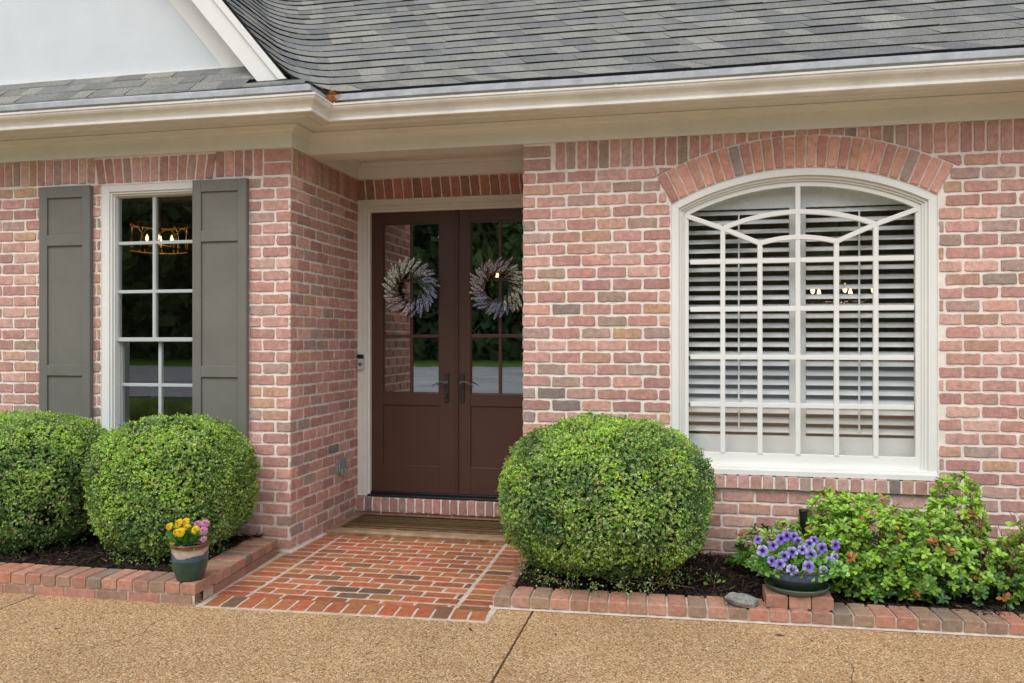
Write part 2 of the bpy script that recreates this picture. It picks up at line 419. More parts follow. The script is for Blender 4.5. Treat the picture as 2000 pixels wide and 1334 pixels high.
# --- main wall with arched window
W0, W1, WB = -.114, 1.524, .618
def mhole(a, b):
    if b <= WB-.085 + .01: return []
    if a < 2.33: return [(W0-.01, W1+.01)] if a > .52 else [(W0-.03, W1+.09)]
    ro = AR+.212
    if a < AZ + ro and b > 2.33:
        zz = (a+b)/2
        if zz < AZ + ro*math.cos(.496):     # beside the sloping end of the arch ring
            k = (zz-2.40)/(2.60-2.40)*.09
            return [(W0-.012-max(0, k), W1+.012+max(0, k))]
        hw = math.sqrt(max(0, ro*ro-(b-AZ)**2)); return [(AX-hw, AX+hw)]
    return []
def aclip(x, z, p, zb):
    ro = AR+.211
    if z > AZ and (x-AX)**2+(z-AZ)**2 < ro*ro and z > 2.585:
        hw = math.sqrt(max(0, ro*ro-(z-AZ)**2)); x = AX+hw if x > AX else AX-hw
    return x-p, z-zb
def mhole2(a, b):
    ro = AR+.212
    if b > 2.60 and a < AZ+ro:
        hw = math.sqrt(max(0, ro*ro-(b-AZ)**2)) if b < AZ+ro else 0
        hw = max(hw-.0, .02); return [(AX-hw, AX+hw)]
    return mhole(a, b)
def sclip(x, z, p, zb):
    ro = AR+.211
    if (x-AX)**2+(z-AZ)**2 < ro*ro: z = AZ + math.sqrt(ro*ro-(x-AX)**2)
    return x-p, z-zb
mb = MB()
lay_rows(mb, (0, YR, 0), X, -1.125, 4.5, ZT, 32, WALLC, 0, mhole2, clip=aclip)
for z in (2.672, 2.762): brick(mb, (-1.125, YR, z), X, Z, .195, .076, pick(WALLC))
soldiers(mb, (0, YR, 0), X, -.90, 4.5, 2.672, 2.854, WALLC, clip=sclip, step=.0745)
n = 27; amax = math.asin(.819/AR)
for i in range(n):                            # arch ring
    a0 = -amax + 2*amax*(i+.06)/n; a1 = -amax + 2*amax*(i+.94)/n
    am = (a0+a1)/2; U = Vector((math.cos(am), 0, -math.sin(am))); V = Vector((math.sin(am), 0, math.cos(am)))
    w0 = 2*AR*math.sin((a1-a0)/2)*.95; w1 = 2*(AR+.2)*math.sin((a1-a0)/2)*.95
    P = Vector((AX, YR, AZ)) + V*(AR+.004) - U*(w1/2)
    cc = pick(ARCHC)
    L = .196 + random.uniform(-.004, .003)
    brick(mb, P, U, V, w1, L, cc, d=.011, clip=lambda a_, b_, w0=w0, w1=w1, L=L: (w1/2+(a_-w1/2)*(w0+(w1-w0)*b_/L)/w1, b_), jit=.0022)
# window sill of header bricks
n = 23
for i in range(n):
    x = -.14 + i*.0765
    brick(mb, (x, YR-.03, .528+random.uniform(-.002, .002)), X, Z, .064+random.uniform(-.003, .003), .088, pick(WALLC), d=.004, back=.04)
    mb.box(x-.012, x+.001, YR-.029, YR+.02, .533, .612, mi=1)
mb.box(-.14, 1.60, YR-.027, YR+.05, .531, .612, mi=1)
# mortar body with the arched hole
mb.box(-1.12, W0, YR, YR+.12, 0, 2.88, mi=1); mb.box(W1, 4.5, YR, YR+.12, 0, 2.88, mi=1); mb.box(W0, W1, YR, YR+.12, 0, WB-.03, mi=1)
nn = 30
for i in range(nn):
    x0 = W0 + (W1-W0)*i/nn; x1 = W0 + (W1-W0)*(i+1)/nn
    za = AZ+math.sqrt(AR*AR-(x0-AX)**2); zb = AZ+math.sqrt(AR*AR-(x1-AX)**2)
    mb.prism([(x0, za), (x1, zb), (x1, 2.88), (x0, 2.88)], YR, YR+.12, mi=1)
hpart(mb, 'wall', BM, 'main front wall of pink brick around the arched window')
# --- porch inner side and closing walls
mb = MB()
lay_rows(mb, (-1.12, YR+.22, 0), -Y, 0, .22, 2.857, 34, WALLC, 0)
lay_rows(mb, (-1.02, YD, 0), -Y, 0, YD-YR-.22, 2.857, 34, WALLC, 0)
mb.box(-1.12, -.9, YR+.12, YR+.22, 0, 2.88, mi=1); mb.box(-1.02, -.9, YR+.22, YD+.1, 0, 2.88, mi=1)
hpart(mb, 'wall', BM, 'hidden right side wall of the porch recess')
mb = MB()
mb.box(-7.1, -7.0, YL, 12, 0, 3.0); mb.box(4.5, 4.6, YR, 12, 0, 3.0); mb.box(-7, 4.5, 12, 12.1, 0, 3.0)
hpart(mb, 'wall', M['mortar'], 'plain rear and end walls of the house')
# --- dark rooms behind the windows and the doors
mb = MB()
for (x0, x1, y0, y1) in ((-6.9, -2.90, YL+.12, 9.5), (-2.8, -.88, YD+.12, 10.5), (-.86, 4.4, YR+.14, 9.5)):
    t = .03
    mb.box(x0, x1, y0, y1, -.06, 0); mb.box(x0, x1, y0, y1, 2.95, 2.98)
    mb.box(x0-t, x0, y0, y1, -.06, 2.98); mb.box(x1, x1+t, y0, y1, -.06, 2.98); mb.box(x0-t, x1+t, y1, y1+t, -.06, 2.98)
hpart(mb, 'room', M['room'])

# ------------------------------------------------------------ sweeps: fascia, gutter, frieze
def sweep(mb, path, prof, c=(1, 1, 1), mi=0, wav=0):
    P = [Vector((p[0], p[1], 0)) for p in path]; n = len(prof); vs = []
    for i, p in enumerate(P):
        ns = []
        if i > 0: d = (P[i]-P[i-1]).normalized(); ns.append(Vector((d.y, -d.x, 0)))
        if i < len(P)-1: d = (P[i+1]-P[i]).normalized(); ns.append(Vector((d.y, -d.x, 0)))
        m = ns[0] if len(ns) == 1 else (ns[0]+ns[1])/(1+ns[0].dot(ns[1]))
        for (o, z) in prof: vs.append(p + m*o + Z*(z + (wav*math.sin(p.x*2.3+p.y) if wav else 0)))
    fs = []
    for i in range(len(P)-1):
        for k in range(n-1): fs.append((i*n+k, (i+1)*n+k, (i+1)*n+k+1, i*n+k+1))
    mb.add(vs, fs, c, mi)
def subdiv(path, step=.35):
    out = [path[0]]
    for a, b in zip(path, path[1:]):
        L = math.hypot(b[0]-a[0], b[1]-a[1]); n = max(1, int(L/step))
        for i in range(1, n+1): out.append((a[0]+(b[0]-a[0])*i/n, a[1]+(b[1]-a[1])*i/n))
    return out
GX = -2.475
EAVE = [(-7.4, 5.02), (GX, 5.02), (GX, 5.28), (4.9, 5.28)]
mb = MB(); gp = [(0, 2.985), (.078, 2.985), (.083, 2.99), (.083, 3.001), (.076, 3.006), (.078, 3.016), (.086, 3.030), (.100, 3.044), (.114, 3.055), (.123, 3.068), (.124, 3.079), (.131, 3.081), (.132, 3.094), (.118, 3.095), (.116, 3.085), (.105, 3.062), (.07, 3.0), (.004, 2.998), (.004, 3.09)]
sweep(mb, subdiv(EAVE), gp, wav=.0015)
rr = random.Random(3)
for i in range(34):                           # drips and specks of debris on the lip
    x = rr.uniform(-6, 3.5); yb = 5.02-.125 if x < GX+.13 else 5.28-.125
    mb.box(x, x+rr.uniform(.004, .014), yb-.004, yb+.004, 3.094, 3.094+rr.uniform(.002, .005), (1, 1, 1))
hpart(mb, 'gutter', M['gutter'], 'cream ogee gutter stepping round the inside corner')
mb = MB(); sweep(mb, subdiv(EAVE), [(-.06, 3.23), (.02, 3.189), (.034, 3.183), (.066, 3.164), (.067, 3.132), (.060, 3.130)], wav=.003)
hpart(mb, 'drip_edge', M['zinc'])
mb = MB()
sweep(mb, EAVE, [(-.02, 3.17), (0, 3.17), (0, 2.975), (-.02, 2.975), (-.02, 3.0)])
hpart(mb, 'fascia', M['trim'])
mb = MB()
mb.box(-7.2, GX-.02, 5.035, YL+.02, 3.0, 3.02); mb.box(XC-.1, GX-.02, YL+.02, 5.62, 3.0, 3.02); mb.box(GX-.02, 4.8, 5.295, 5.62, 3.0, 3.02)
mb.box(XC-.1, -.9, 5.74, YD+.2, 2.99, 3.03)
hpart(mb, 'soffit', M['trim'])
FR = [(-7.1, YL), (XC, YL), (XC, YR), (4.6, YR)]
mb = MB()
fp = [(0, 2.99), (.10, 2.997), (.10, 2.985), (.055, 2.972), (.05, 2.962), (.024, 2.955), (.022, 2.95), (.022, 2.857), (-.03, 2.857)]
sweep(mb, FR, fp)
hpart(mb, 'frieze', M['trim'], 'cream frieze board under the eaves')
mb = MB()                                     # beam across the porch and boards inside it
mb.box(XC+.001, -1.12, YR-.018, YR+.20, 2.8575, 3.0)
mb.box(XC+.0, XC+.024, YR+.20, YD, 2.858, 3.0)
mb.box(XC+.024, -.95, YD-.024, YD+.05, 2.858, 2.99)
mb.box(XC+.024, XC+.06, YR+.20, YD-.024, 2.955, 2.995); mb.box(XC+.06, -.95, YD-.06, YD-.024, 2.955, 2.989)
mb.box(-1.10, -1.02, YR+.20, YD-.06, 2.955, 2.995)
hpart(mb, 'porch_beam', M['trim'], bevel=.003)

# ------------------------------------------------------------ roof
AL = R(39.8); TA = math.tan(AL); EX = .136
SHC = [(.186, .186, .174), (.205, .204, .19), (.225, .222, .202), (.255, .25, .222), (.192, .194, .188), (.215, .213, .195), (.168, .170, .166)]
def shc():
    c = random.choice(SHC); k = random.uniform(.9, 1.1); return tuple(v*k for v in c)
Z0 = 3.192
def xg(t): return -2.445 - (max(t, 0)/1.2 + .13*(1-math.exp(-max(t, 0)/.05)))
def ym(t): return 5.25 + t/TA
YF = 5.06
def contour(t, s):       # s = 0 at the valley corner; negative forward along the gable slope, positive along the main roof
    x0, y0 = xg(t), ym(t); r = min(.30, .85*(y0-YF)); q = r*math.pi/4
    if s <= -q: return Vector((x0, y0-r-(-s-q), Z0+t))
    if s >= q: return Vector((x0+r+(s-q), y0, Z0+t))
    a = (s+q)/(2*q)*math.pi/2
    return Vector((x0+r-r*math.cos(a), y0-r+r*math.sin(a), Z0+t))
def tmin(t):
    y0 = ym(t); r = min(.30, .85*(y0-YF)); return -(y0-YF-r) - r*math.pi/4
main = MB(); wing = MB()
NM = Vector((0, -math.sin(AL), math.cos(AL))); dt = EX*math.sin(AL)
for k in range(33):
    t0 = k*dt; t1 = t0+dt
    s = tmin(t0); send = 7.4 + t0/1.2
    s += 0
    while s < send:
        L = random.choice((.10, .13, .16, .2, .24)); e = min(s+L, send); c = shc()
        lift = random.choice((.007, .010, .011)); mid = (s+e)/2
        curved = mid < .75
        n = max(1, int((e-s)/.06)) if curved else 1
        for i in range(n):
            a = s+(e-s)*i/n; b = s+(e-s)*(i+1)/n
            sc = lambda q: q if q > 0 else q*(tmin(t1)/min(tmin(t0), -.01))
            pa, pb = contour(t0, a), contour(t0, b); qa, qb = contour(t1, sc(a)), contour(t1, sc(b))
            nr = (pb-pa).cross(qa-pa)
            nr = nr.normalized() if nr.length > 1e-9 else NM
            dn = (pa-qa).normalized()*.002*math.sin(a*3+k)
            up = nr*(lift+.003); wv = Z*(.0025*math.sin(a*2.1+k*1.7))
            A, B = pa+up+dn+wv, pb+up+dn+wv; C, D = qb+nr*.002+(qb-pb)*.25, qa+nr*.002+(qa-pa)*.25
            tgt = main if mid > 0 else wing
            tgt.add([A, B, C, D], [(0, 1, 2, 3)], c); tgt.add([A-up*1.05, B-up*1.05, B, A], [(0, 1, 2, 3)], (.025, .025, .027))  # near-black front edges paint in the shadow line under each course
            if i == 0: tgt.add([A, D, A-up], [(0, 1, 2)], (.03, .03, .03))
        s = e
# pent strip under the gable
for k in range(3):
    x = -7.4
    while x < (-2.47, -2.73, -2.88)[k]-.001:
        e = min(x+random.choice((.13, .17, .2, .24, .3)), (-2.47, -2.73, -2.88)[k]); c = shc(); lf = random.choice((.004, .01))
        y0, z0_ = 4.99+k*EX*math.cos(AL), Z0+k*dt; hk = .45 if (k == 0 and e > -2.66) else 1.2; y1, z1_ = y0+EX*math.cos(AL)*hk, z0_+dt*hk
        wing.add([(x, y0, z0_+lf), (e, y0, z0_+lf), (e, y1, z1_), (x, y1, z1_), (x, y0, z0_-.003), (e, y0, z0_-.003)], [(0, 1, 2, 3), (4, 5, 1, 0)], c)
        x = e
# left slope of the wing gable and back slope of the main roof, deck under it all
wing.add([(-8.2, YF, 3.2), (-8.2, 9, 3.2), (-5.4, 9, 6.66), (-5.4, YF, 6.66)], [(0, 1, 2, 3)], (.17, .175, .175))
main.add([(-8.2, 9.1, 6.3), (4.9, 9.1, 6.3), (4.9, 13, 3.1), (-8.2, 13, 3.1)], [(0, 1, 2, 3)], (.17, .175, .175))
main.box(-7, 4.6, 6.4, 11.5, 3.02, 3.06)
main.prism([(4.7, 3.0), (4.72, 3.0), (4.72, 3.2), (4.7, 3.2)], 5.4, 12.5)
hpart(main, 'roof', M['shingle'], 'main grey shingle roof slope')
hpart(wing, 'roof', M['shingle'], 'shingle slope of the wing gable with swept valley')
# gable face, band, frieze, rakes
YG = 5.31; SL = 1.19
def rk(x, z, dx): return (x-dx, z)
mb = MB(); mb.prism([(-8.0, 3.28), (-2.78, 3.28), (-5.35, 6.35), (-5.45, 6.35)], YG, YG+.1)
hpart(mb, 'gable', M['stucco'], 'pale stucco gable of the wing')
mb = MB()
mb.prism([(-8, 3.405), (-2.9, 3.405), (-2.95, 3.452), (-8, 3.452)], YG-.028, YG+.01)
mb.prism([(-3.258, 3.455), (-2.92, 3.455), (-2.92-2.5/SL, 5.955), (-3.258-2.5/SL, 5.955)], YG-.012, YG+.01)
hpart(mb, 'gable_trim', M['white'])
def rake(x0, x1, y0, y1, zb=3.252, H=2.9): return [(x0, zb), (x1, zb), (x1-H/SL, zb+H), (x0-H/SL, zb+H)], y0, y1
mb = MB()
mb.prism(*rake(-2.862, -2.700, 5.085, 5.12)); mb.prism(*rake(-2.700, -2.640, 5.065, 5.118)); mb.prism(*rake(-2.84, -2.70, 5.12, YG+.02, 3.29))
hpart(mb, 'rake_board', M['white'], 'white rake board of the wing gable', bevel=.003)
mb = MB(); mb.prism([(-2.9, 3.20), (-2.46, 3.17), (-2.50, 3.20), (-2.60, 3.25), (-2.9, 3.25)], 5.07, 5.20); mb.prism(*rake(-2.76, -2.69, 5.13, 5.3, 3.30))
hpart(mb, 'rake_gap_dark', M['black'])  # black filler painted in as the dark gap beside the rake
ps = MB(); rr = random.Random(9)
for i in range(190):
    p = Vector((-2.372+rr.gauss(0, .022), 5.21+rr.gauss(0, .03), 3.085+abs(rr.gauss(0, .04))))
    d = Vector((rr.gauss(0, 1), rr.gauss(0, 1), rr.gauss(-.2, 1))).normalized()*rr.uniform(.02, .05)
    ps.tube([p-d, p+Z*.006, p+d], .0013, 3)
o = ps.build('pine_straw_clump', M['pine']); tag(o, 'clump of dry orange pine needles caught in the gutter corner', 'pine straw')

# ------------------------------------------------------------ wing window and shutters
wf = MB()
x0, x1, z0, z1 = LW
fy = YL+.004
def frame(mb, x0, x1, z0, z1, wd, y0, y1, wb=None, wt=None, ws=None):
    wb = wd if wb is None else wb; wt = wd if wt is None else wt
    mb.box(x0, x0+wd, y0, y1, z0, z1); mb.box(x1-wd, x1, y0, y1, z0, z1)
    mb.box(x0+wd, x1-wd, y0, y1, z1-wt, z1); mb.box(x0+wd, x1-wd, y0, y1, z0, z0+wb)
frame(wf, x0, x1, z0, z1, .062, fy, fy+.09, .08, .05)
frame(wf, x0+.062, x1-.062, z0+.08, z1-.05, .016, fy+.012, fy+.09)
frame(wf, x0+.078, x1-.078, z0+.096, z1-.066, .012, fy+.028, fy+.09)
wfo = hpart(wf, 'window', M['white'], 'tall white sash window between grey shutters', bevel=.002)
sa = MB(); gx0, gx1 = -4.175, -3.500
gxm = (gx0+gx1)/2
frame(sa, -4.20, -3.475, 1.490, 2.585, .028, 5.385, 5.425, .03, .022)
for z in (2.223, 1.861): sa.box(gx0, gx1, 5.388, 5.42, z-.012, z+.012)
sa.box(-3.883, -3.857, 5.386, 5.422, 1.51, 2.57)
frame(sa, -4.225, -3.45, .44, 1.512, .052, 5.43, 5.465, .06, .024)
for z in (1.165, .82): sa.box(-4.18, -3.50, 5.433, 5.46, z-.012, z+.012)
sa.box(-3.866, -3.840, 5.431, 5.462, .49, 1.495)
so = sa.build('sash', M['sash'], bevel=.003); so.parent = wfo
g = MB()
for (a, b, y, c_, d_) in ((gx0-.005, -3.47, 5.402, 1.50, 2.575), (-4.18, -3.46, 5.444, .48, 1.50)): g.add([(a, y, c_), (b, y, c_), (b, y, d_), (a, y, d_)], [(0, 1, 2, 3)])
go = g.build('pane', M['glass']); go.parent = wfo
def shutter(xa, xb, label):
    mb = MB(); zb, zt = .50, 2.648; y0, y1 = YL-.045, YL-.008; st = .068
    rails = [(zb, zb+.09), (1.235, 1.315), (2.205, 2.285), (zt-.085, zt)]
    if True:
        mb.box(xa, xa+st, y0, y1, zb, zt); mb.box(xb-st, xb, y0, y1, zb, zt)
        for a, b in rails: mb.box(xa+st, xb-st, y0+.0005, y1, a, b)
        mb.box(xa+st-.001, xb-st+.001, y0+.014, y1-.002, zb+.01, zt-.01)
    hpart(mb, 'shutter', M['shutter'], label, bevel=.0025)
shutter(-4.772, -4.334, 'grey-green panelled shutter left of the tall window')
shutter(-3.487, -3.060, 'grey-green panelled shutter right of the tall window')

# ------------------------------------------------------------ arched window
aw = MB(); sp = 2.411
def afr(mb, off, wd, y0, y1, bot):
    xa, xb = W0+off, W1-off; r1 = AR-off; r0 = r1-wd
    a1 = math.asin(min(1, ((xb-xa)/2)/r1)); mid = (xa+xb)/2
    zs = AZ+r1*math.cos(a1); zs0 = AZ + math.sqrt(r0*r0-((xb-xa)/2-wd)**2)
    mb.prism([(xa, bot), (xa+wd, bot), (xa+wd, zs0), (xa, zs)], y0, y1)
    mb.prism([(xb-wd, bot), (xb, bot), (xb, zs), (xb-wd, zs0)], y0, y1)
    n = 36; hw1 = (xb-xa)/2; hw0 = hw1-wd; vs = []; fs = []
    for i in range(n+1):
        f = -1+2*i/n
        for (hw, r) in ((hw0, r0), (hw1, r1)):
            x = mid+f*hw; z = AZ+math.sqrt(r*r-(f*hw)**2)
            vs += [(x, y0, z), (x, y1, z)]
    for i in range(n):
        k = 4*i; m = k+4
        fs += [(k, m, m+2, k+2), (k+1, k+3, m+3, m+1), (k, k+1, m+1, m), (k+2, m+2, m+3, k+3)]
    mb.add(vs, fs)
afr(aw, 0, .050, YR+.006, YR+.13, .66)
afr(aw, .050, .018, YR+.026, YR+.13, .66)
afr(aw, .068, .014, YR+.040, YR+.13, .66)
aw.box(W0-.002, W1+.002, YR-.022, YR+.05, .618, .652); aw.box(W0+.0, W1-.0, YR+.004, YR+.1, .652, .672)
awo = hpart(aw, 'window', M['offwhite'], 'large arched window with curved muntins', bevel=.002)
sa = MB(); afr(sa, .082, .032, YR+.052, YR+.09, .70)
sa.box(W0+.082, W1-.082, YR+.0525, YR+.09, .672, .753)
MX = [.222+.238*i for i in range(5)]; ya, yb = YR+.046, YR+.078; mw = .031
gl_, gr_ = .0, 1.410
for i, x in enumerate(MX):
    top = (2.243, 2.138, 2.503, 2.138, 2.243)[i]
    sa.box(x-mw/2, x+mw/2, ya, yb, .75, top)
for z in (2.022, 1.705, 1.386, 1.07):
    xs = [gl_-.004]+MX+[gr_+.004]
    for a, b in zip(xs, xs[1:]): sa.box(a+mw/2-.0005, b-mw/2+.0005, ya+.0006, yb-.0006, z-mw/2, z+mw/2)
for p, q in (((-.01, 2.332), (.222, 2.243)), ((.222, 2.243), (.46, 2.138)), ((1.42, 2.332), (1.174, 2.243)), ((1.174, 2.243), (.936, 2.138))):
    sa.bar(p, q, mw, ya-.0012, yb-.001)
for (xa, xb, zz, rise, dy) in ((.222, 1.174, 2.243, .095, .0018), (.46, .936, 2.138, .034, .0024)):
    hw = (xb-xa)/2; r = (hw*hw+rise*rise)/(2*rise); an = math.asin(hw/r)
    sa.arc((xa+xb)/2, zz+rise-r, r-mw/2, r+mw/2, -an, an, ya-dy, yb-dy, 20)
so = sa.build('sash', M['offwhite'], bevel=.0025); so.parent = awo
g = MB(); pts = [(W0+.09, .7), (W1-.09, .7)]
for i in range(21):
    x = W1-.09-(W1-W0-.18)*i/20; pts.append((x, AZ+math.sqrt((AR-.09)**2-(x-AX)**2)))
g.add([(x, YR+.060, z) for x, z in pts], [list(range(len(pts)))]); go = g.build('pane', M['glass']); go.parent = awo
def int_shutter(xa, xb, rodx, left):
    mb = MB(); y0, y1 = YR+.155, YR+.185; zt = 2.40
    def top(x): return AZ + math.sqrt(1.62**2-(x-AX)**2) + .02
    mb.box(xa, xa+.048, y0, y1, .70, min(top(xa), 2.6)); mb.box(xb-.048, xb, y0, y1, .70, min(top(xb), 2.6))
    mb.box(xa+.048, xb-.048, y0, y1, .70, .86)
    n = 12; pl = []
    zl = 2.385
    ptsb = [(xa+.048, zl), (xb-.048, zl)]
    for i in range(n+1):
        x = xb-.048-(xb-xa-.096)*i/n; ptsb.append((x, max(top(x), zl+.001)))
    mb.prism(ptsb, y0, y1)
    yc = (y0+y1)/2
    z = .90
    while z < 2.375:
        tl = R(35); c_, s_ = math.cos(tl), math.sin(tl); L = .031; th = .0055
        prof = [(-L, 0), (-L*.5, -th*.8), (L*.5, -th*.8), (L, 0), (L*.5, th*.8), (-L*.5, th*.8)]
        P = [(yc + a*c_ - b*s_, z + a*s_ + b*c_) for a, b in prof]
        xa_, xb_ = xa+.05, xb-.05
        vs = [(xa_, y, zz) for y, zz in P]+[(xb_, y, zz) for y, zz in P]; n6 = 6
        mb.add(vs, [[5, 4, 3, 2, 1, 0], [6, 7, 8, 9, 10, 11]]+[(i, (i+1) % 6, (i+1) % 6+6, i+6) for i in range(6)])
        z += .0635
    mb.box(rodx-.005, rodx+.005, y0-.022, y0-.012, .90, 2.35)
    o = mb.build('louvered_blind', M['louver']); o.parent = awo; return o
int_shutter(-.06, .705, .33, True); int_shutter(.712, 1.48, 1.09, False)

# ------------------------------------------------------------ doors
DY = 6.58
mb = MB()                                       # cream casing
cx0, cx1 = XC+.004, -1.03
for a, y0 in ((0, YD-.006), (.05, YD+.006), (.072, YD-.0), (.088, YD+.018)):
    pass
def casing(mb, o0, o1, y0, y1):
    mb.box(cx0+o0, cx0+o1, y0, y1, .19, 2.686-o0); mb.box(cx1-o1, cx1-o0, y0, y1, .19, 2.686-o0)
    mb.box(cx0+o1, cx1-o1, y0, y1, 2.686-o1, 2.686-o0)
casing(mb, 0, .046, YD-.010, YD+.08); casing(mb, .046, .062, YD+.004, YD+.08); casing(mb, .062, .082, YD-.003, YD+.08); casing(mb, .082, .104, YD+.016, YD+.08)
dfo = hpart(mb, 'door_frame', M['trim'], bevel=.002)
bell = MB(); bx = -2.706
bell.box(bx-.024, bx+.024, YD-.036, YD-.012, 1.252, 1.345, mi=0); bell.box(bx-.024, bx+.024, YD-.038, YD-.012, 1.345, 1.380, mi=1)
bo = bell.build('doorbell', [M['silver'], M['black']], bevel=.003); keep(bo, house); bo['label'] = 'silver and black video doorbell on the cream door casing'
rg = MB(); A = [2*math.pi*i/20 for i in range(20)]
rg.tube([(bx+.013*math.cos(a), YD-.038, 1.298+.013*math.sin(a)) for a in A+[0]], .0028, 6); rg.box(bx-.006, bx+.006, YD-.041, YD-.036, 1.292, 1.304)
ro = rg.build('button', M['chrome']); keep(ro, house); ro.parent = bo; ro.matrix_parent_inverse = Matrix.Identity(4)
rg2 = None
def door(xa, xb, gx0, gx1, gm, hx, hd, label):
    mb = MB(); y0, y1 = DY, DY+.045; zb, zt = .222, 2.585
    mb.box(xa, gx0, y0, y1, zb, zt); mb.box(gx1, xb, y0, y1, zb, zt)
    mb.box(gx0, gx1, y0+.0003, y1, 2.485, zt); mb.box(gx0, gx1, y0+.0003, y1, .955, 1.057); mb.box(gx0, gx1, y0+.0003, y1, zb, .447)
    mb.box(gx0-.001, gx1+.001, y0+.014, y1-.004, .44, .96)
    m = .013
    for z in (2.005, 1.535): mb.box(gx0, gx1, y0+.010, y1-.008, z-m, z+m)
    for za, zc in ((1.057, 1.535-m), (1.535+m, 2.005-m), (2.005+m, 2.485)): mb.box(gm-m, gm+m, y0+.009, y1-.009, za, zc)
    for (a, b, c_, d_) in ((gx0, gx0+.008, 1.057, 2.485), (gx1-.008, gx1, 1.057, 2.485)): mb.box(a, b, y0+.012, y1-.01, c_, d_)
    mb.box(gx0+.008, gx1-.008, y0+.012, y1-.01, 1.057, 1.065); mb.box(gx0+.008, gx1-.008, y0+.012, y1-.01, 2.477, 2.485)
    o = hpart(mb, 'door', M['door'], label, bevel=.0022)
    g = MB(); g.add([(gx0+.004, y0+.022, 1.06), (gx1-.004, y0+.022, 1.06), (gx1-.004, y0+.022, 2.482), (gx0+.004, y0+.022, 2.482)], [(0, 1, 2, 3)]); go = g.build('pane', M['doorglass']); go.parent = o
    h = MB(); h.box(hx-.019, hx+.019, y0-.012, y0, .985, 1.232)
    pts = []
    for i in range(13):
        f = i/12; pts.append((hx+hd*(.0+f*.115), y0-.048-.006*math.sin(f*3), 1.145+.012*math.sin(f*5.2)-(.016*max(0, f-.85)/.15)))
    h.tube(pts, [.008-.0045*i/12 for i in range(13)], 8, mi=1)
    h.tube([(hx, y0-.01, 1.146), (hx, y0-.05, 1.146)], .011, 12, mi=1)
    h.tube([(hx, y0-.012, 1.146), (hx, y0-.018, 1.146)], .018, 16, mi=1)
    if hd < 0: h.box(hx-.009, hx+.009, y0-.026, y0-.012, 1.02, 1.068, mi=0)
    ho = h.build('handle', [M['bronze'], M['chrome']], bevel=.0015); ho.parent = o
    return o
door(-2.641, -1.905, -2.535, -2.040, -2.286, -1.972, -1, 'left leaf of the brown entry door with a deadbolt')
door(-1.868, -1.132, -1.767, -1.272, -1.518, -1.838, 1, 'right leaf of the brown entry door, half hidden by the brick wall')
mb = MB(); mb.box(-1.905, -1.868, DY-.012, DY+.04, .222, 2.585); mb.box(-1.896, -1.890, DY-.016, DY-.01, .222, 2.585); mb.box(-1.883, -1.877, DY-.016, DY-.01, .222, 2.585)
hpart(mb, 'astragal', M['door'], bevel=.0015)
mb = MB(); mb.box(XC+.1, -1.05, YD-.03, DY+.04, .188, .205); mb.box(XC+.1, -1.05, DY-.02, DY+.04, .205, .221)
hpart(mb, 'threshold', M['black'], bevel=.003)
mb = MB(); x = XC+.015; YS = 6.475
while x < -1.04:
    brick(mb, (x, YS, .075+random.uniform(-.002, .002)), X, Z, .062+random.uniform(-.003, .003), .112, pick(SILLC), d=.004, back=.02, jit=.003)
    x += .0745
for i in range(8): brick(mb, (XC+.02+i*.2075, YS+.03, .012), X, Z, .193, .054, pick([(S(170,112,92), 1), (S(160,104,84), 1)]))
mb.box(XC+.002, -1.03, YS+.003, DY+.05, .07, .184, mi=1); mb.box(XC+.002, -1.03, YS+.03, DY+.05, 0, .07, mi=1)
hpart(mb, 'doorstep', BM, 'brick sill step under the double door')
mb = MB()
mb.box(XC+.001, XC+.022, 6.09, 6.235, .44, .555); mb.box(XC+.022, XC+.034, 6.10, 6.165, .45, .545); mb.box(XC+.022, XC+.036, 6.172, 6.225, .45, .545)
mb.box(XC+.03, XC+.05, 6.12, 6.145, .428, .47); mb.box(XC+.03, XC+.052, 6.185, 6.21, .43, .47)
hpart(mb, 'outlet_box', M['galv'], bevel=.003)

# ------------------------------------------------------------ chandeliers and lantern seen through the glass
def ring(mb, cx, cy, z, r, t, n=28, mi=0):
    mb.tube([(cx+r*math.cos(2*math.pi*i/n), cy+r*math.sin(2*math.pi*i/n), z) for i in range(n+1)], t, 5, mi=mi)
def bulb(mb, x, y, z, s=1., mi=1): mb.lathe([(.001, 0), (.009*s, .008*s), (.013*s, .022*s), (.010*s, .038*s), (.004*s, .052*s), (.0005, .062*s)], x, y, z, 10, mi=mi)
ch = empty('chandelier', (-4.97, 7.0, 2.5)); tag(ch, 'drum chandelier of looping bronze bands lit behind the tall sash window', 'chandelier')
mb = MB(); cx, cy = -4.97, 7.0
for z in (2.36, 2.605): ring(mb, cx, cy, z, .26, .009)
for i in range(10):
    a0 = 2*math.pi*i/10
    for sgn in (-1, 1):
        mb.tube([(cx+.26*math.cos(a0+sgn*.42*math.sin(f*math.pi/2)), cy+.26*math.sin(a0+sgn*.42*math.sin(f*math.pi/2)), 2.60-.24*f*f) for f in [j/8 for j in range(9)]], .006, 5)
mb.tube([(cx, cy, 2.4), (cx, cy, 2.95)], .008, 6)
for i in range(4):
    a = .5+i*math.pi/2; mb.tube([(cx, cy, 2.42), (cx+.10*math.cos(a), cy+.10*math.sin(a), 2.40), (cx+.11*math.cos(a), cy+.11*math.sin(a), 2.45)], .006, 6)
o = mb.build('cage', M['iron']); keep(o, ch)
for i in range(4):
    a = .5+i*math.pi/2; b = MB(); bulb(b, cx+.11*math.cos(a), cy+.11*math.sin(a), 2.45, 1.1, 0); o = b.build('bulb', M['bulb'], smooth=True); keep(o, ch)
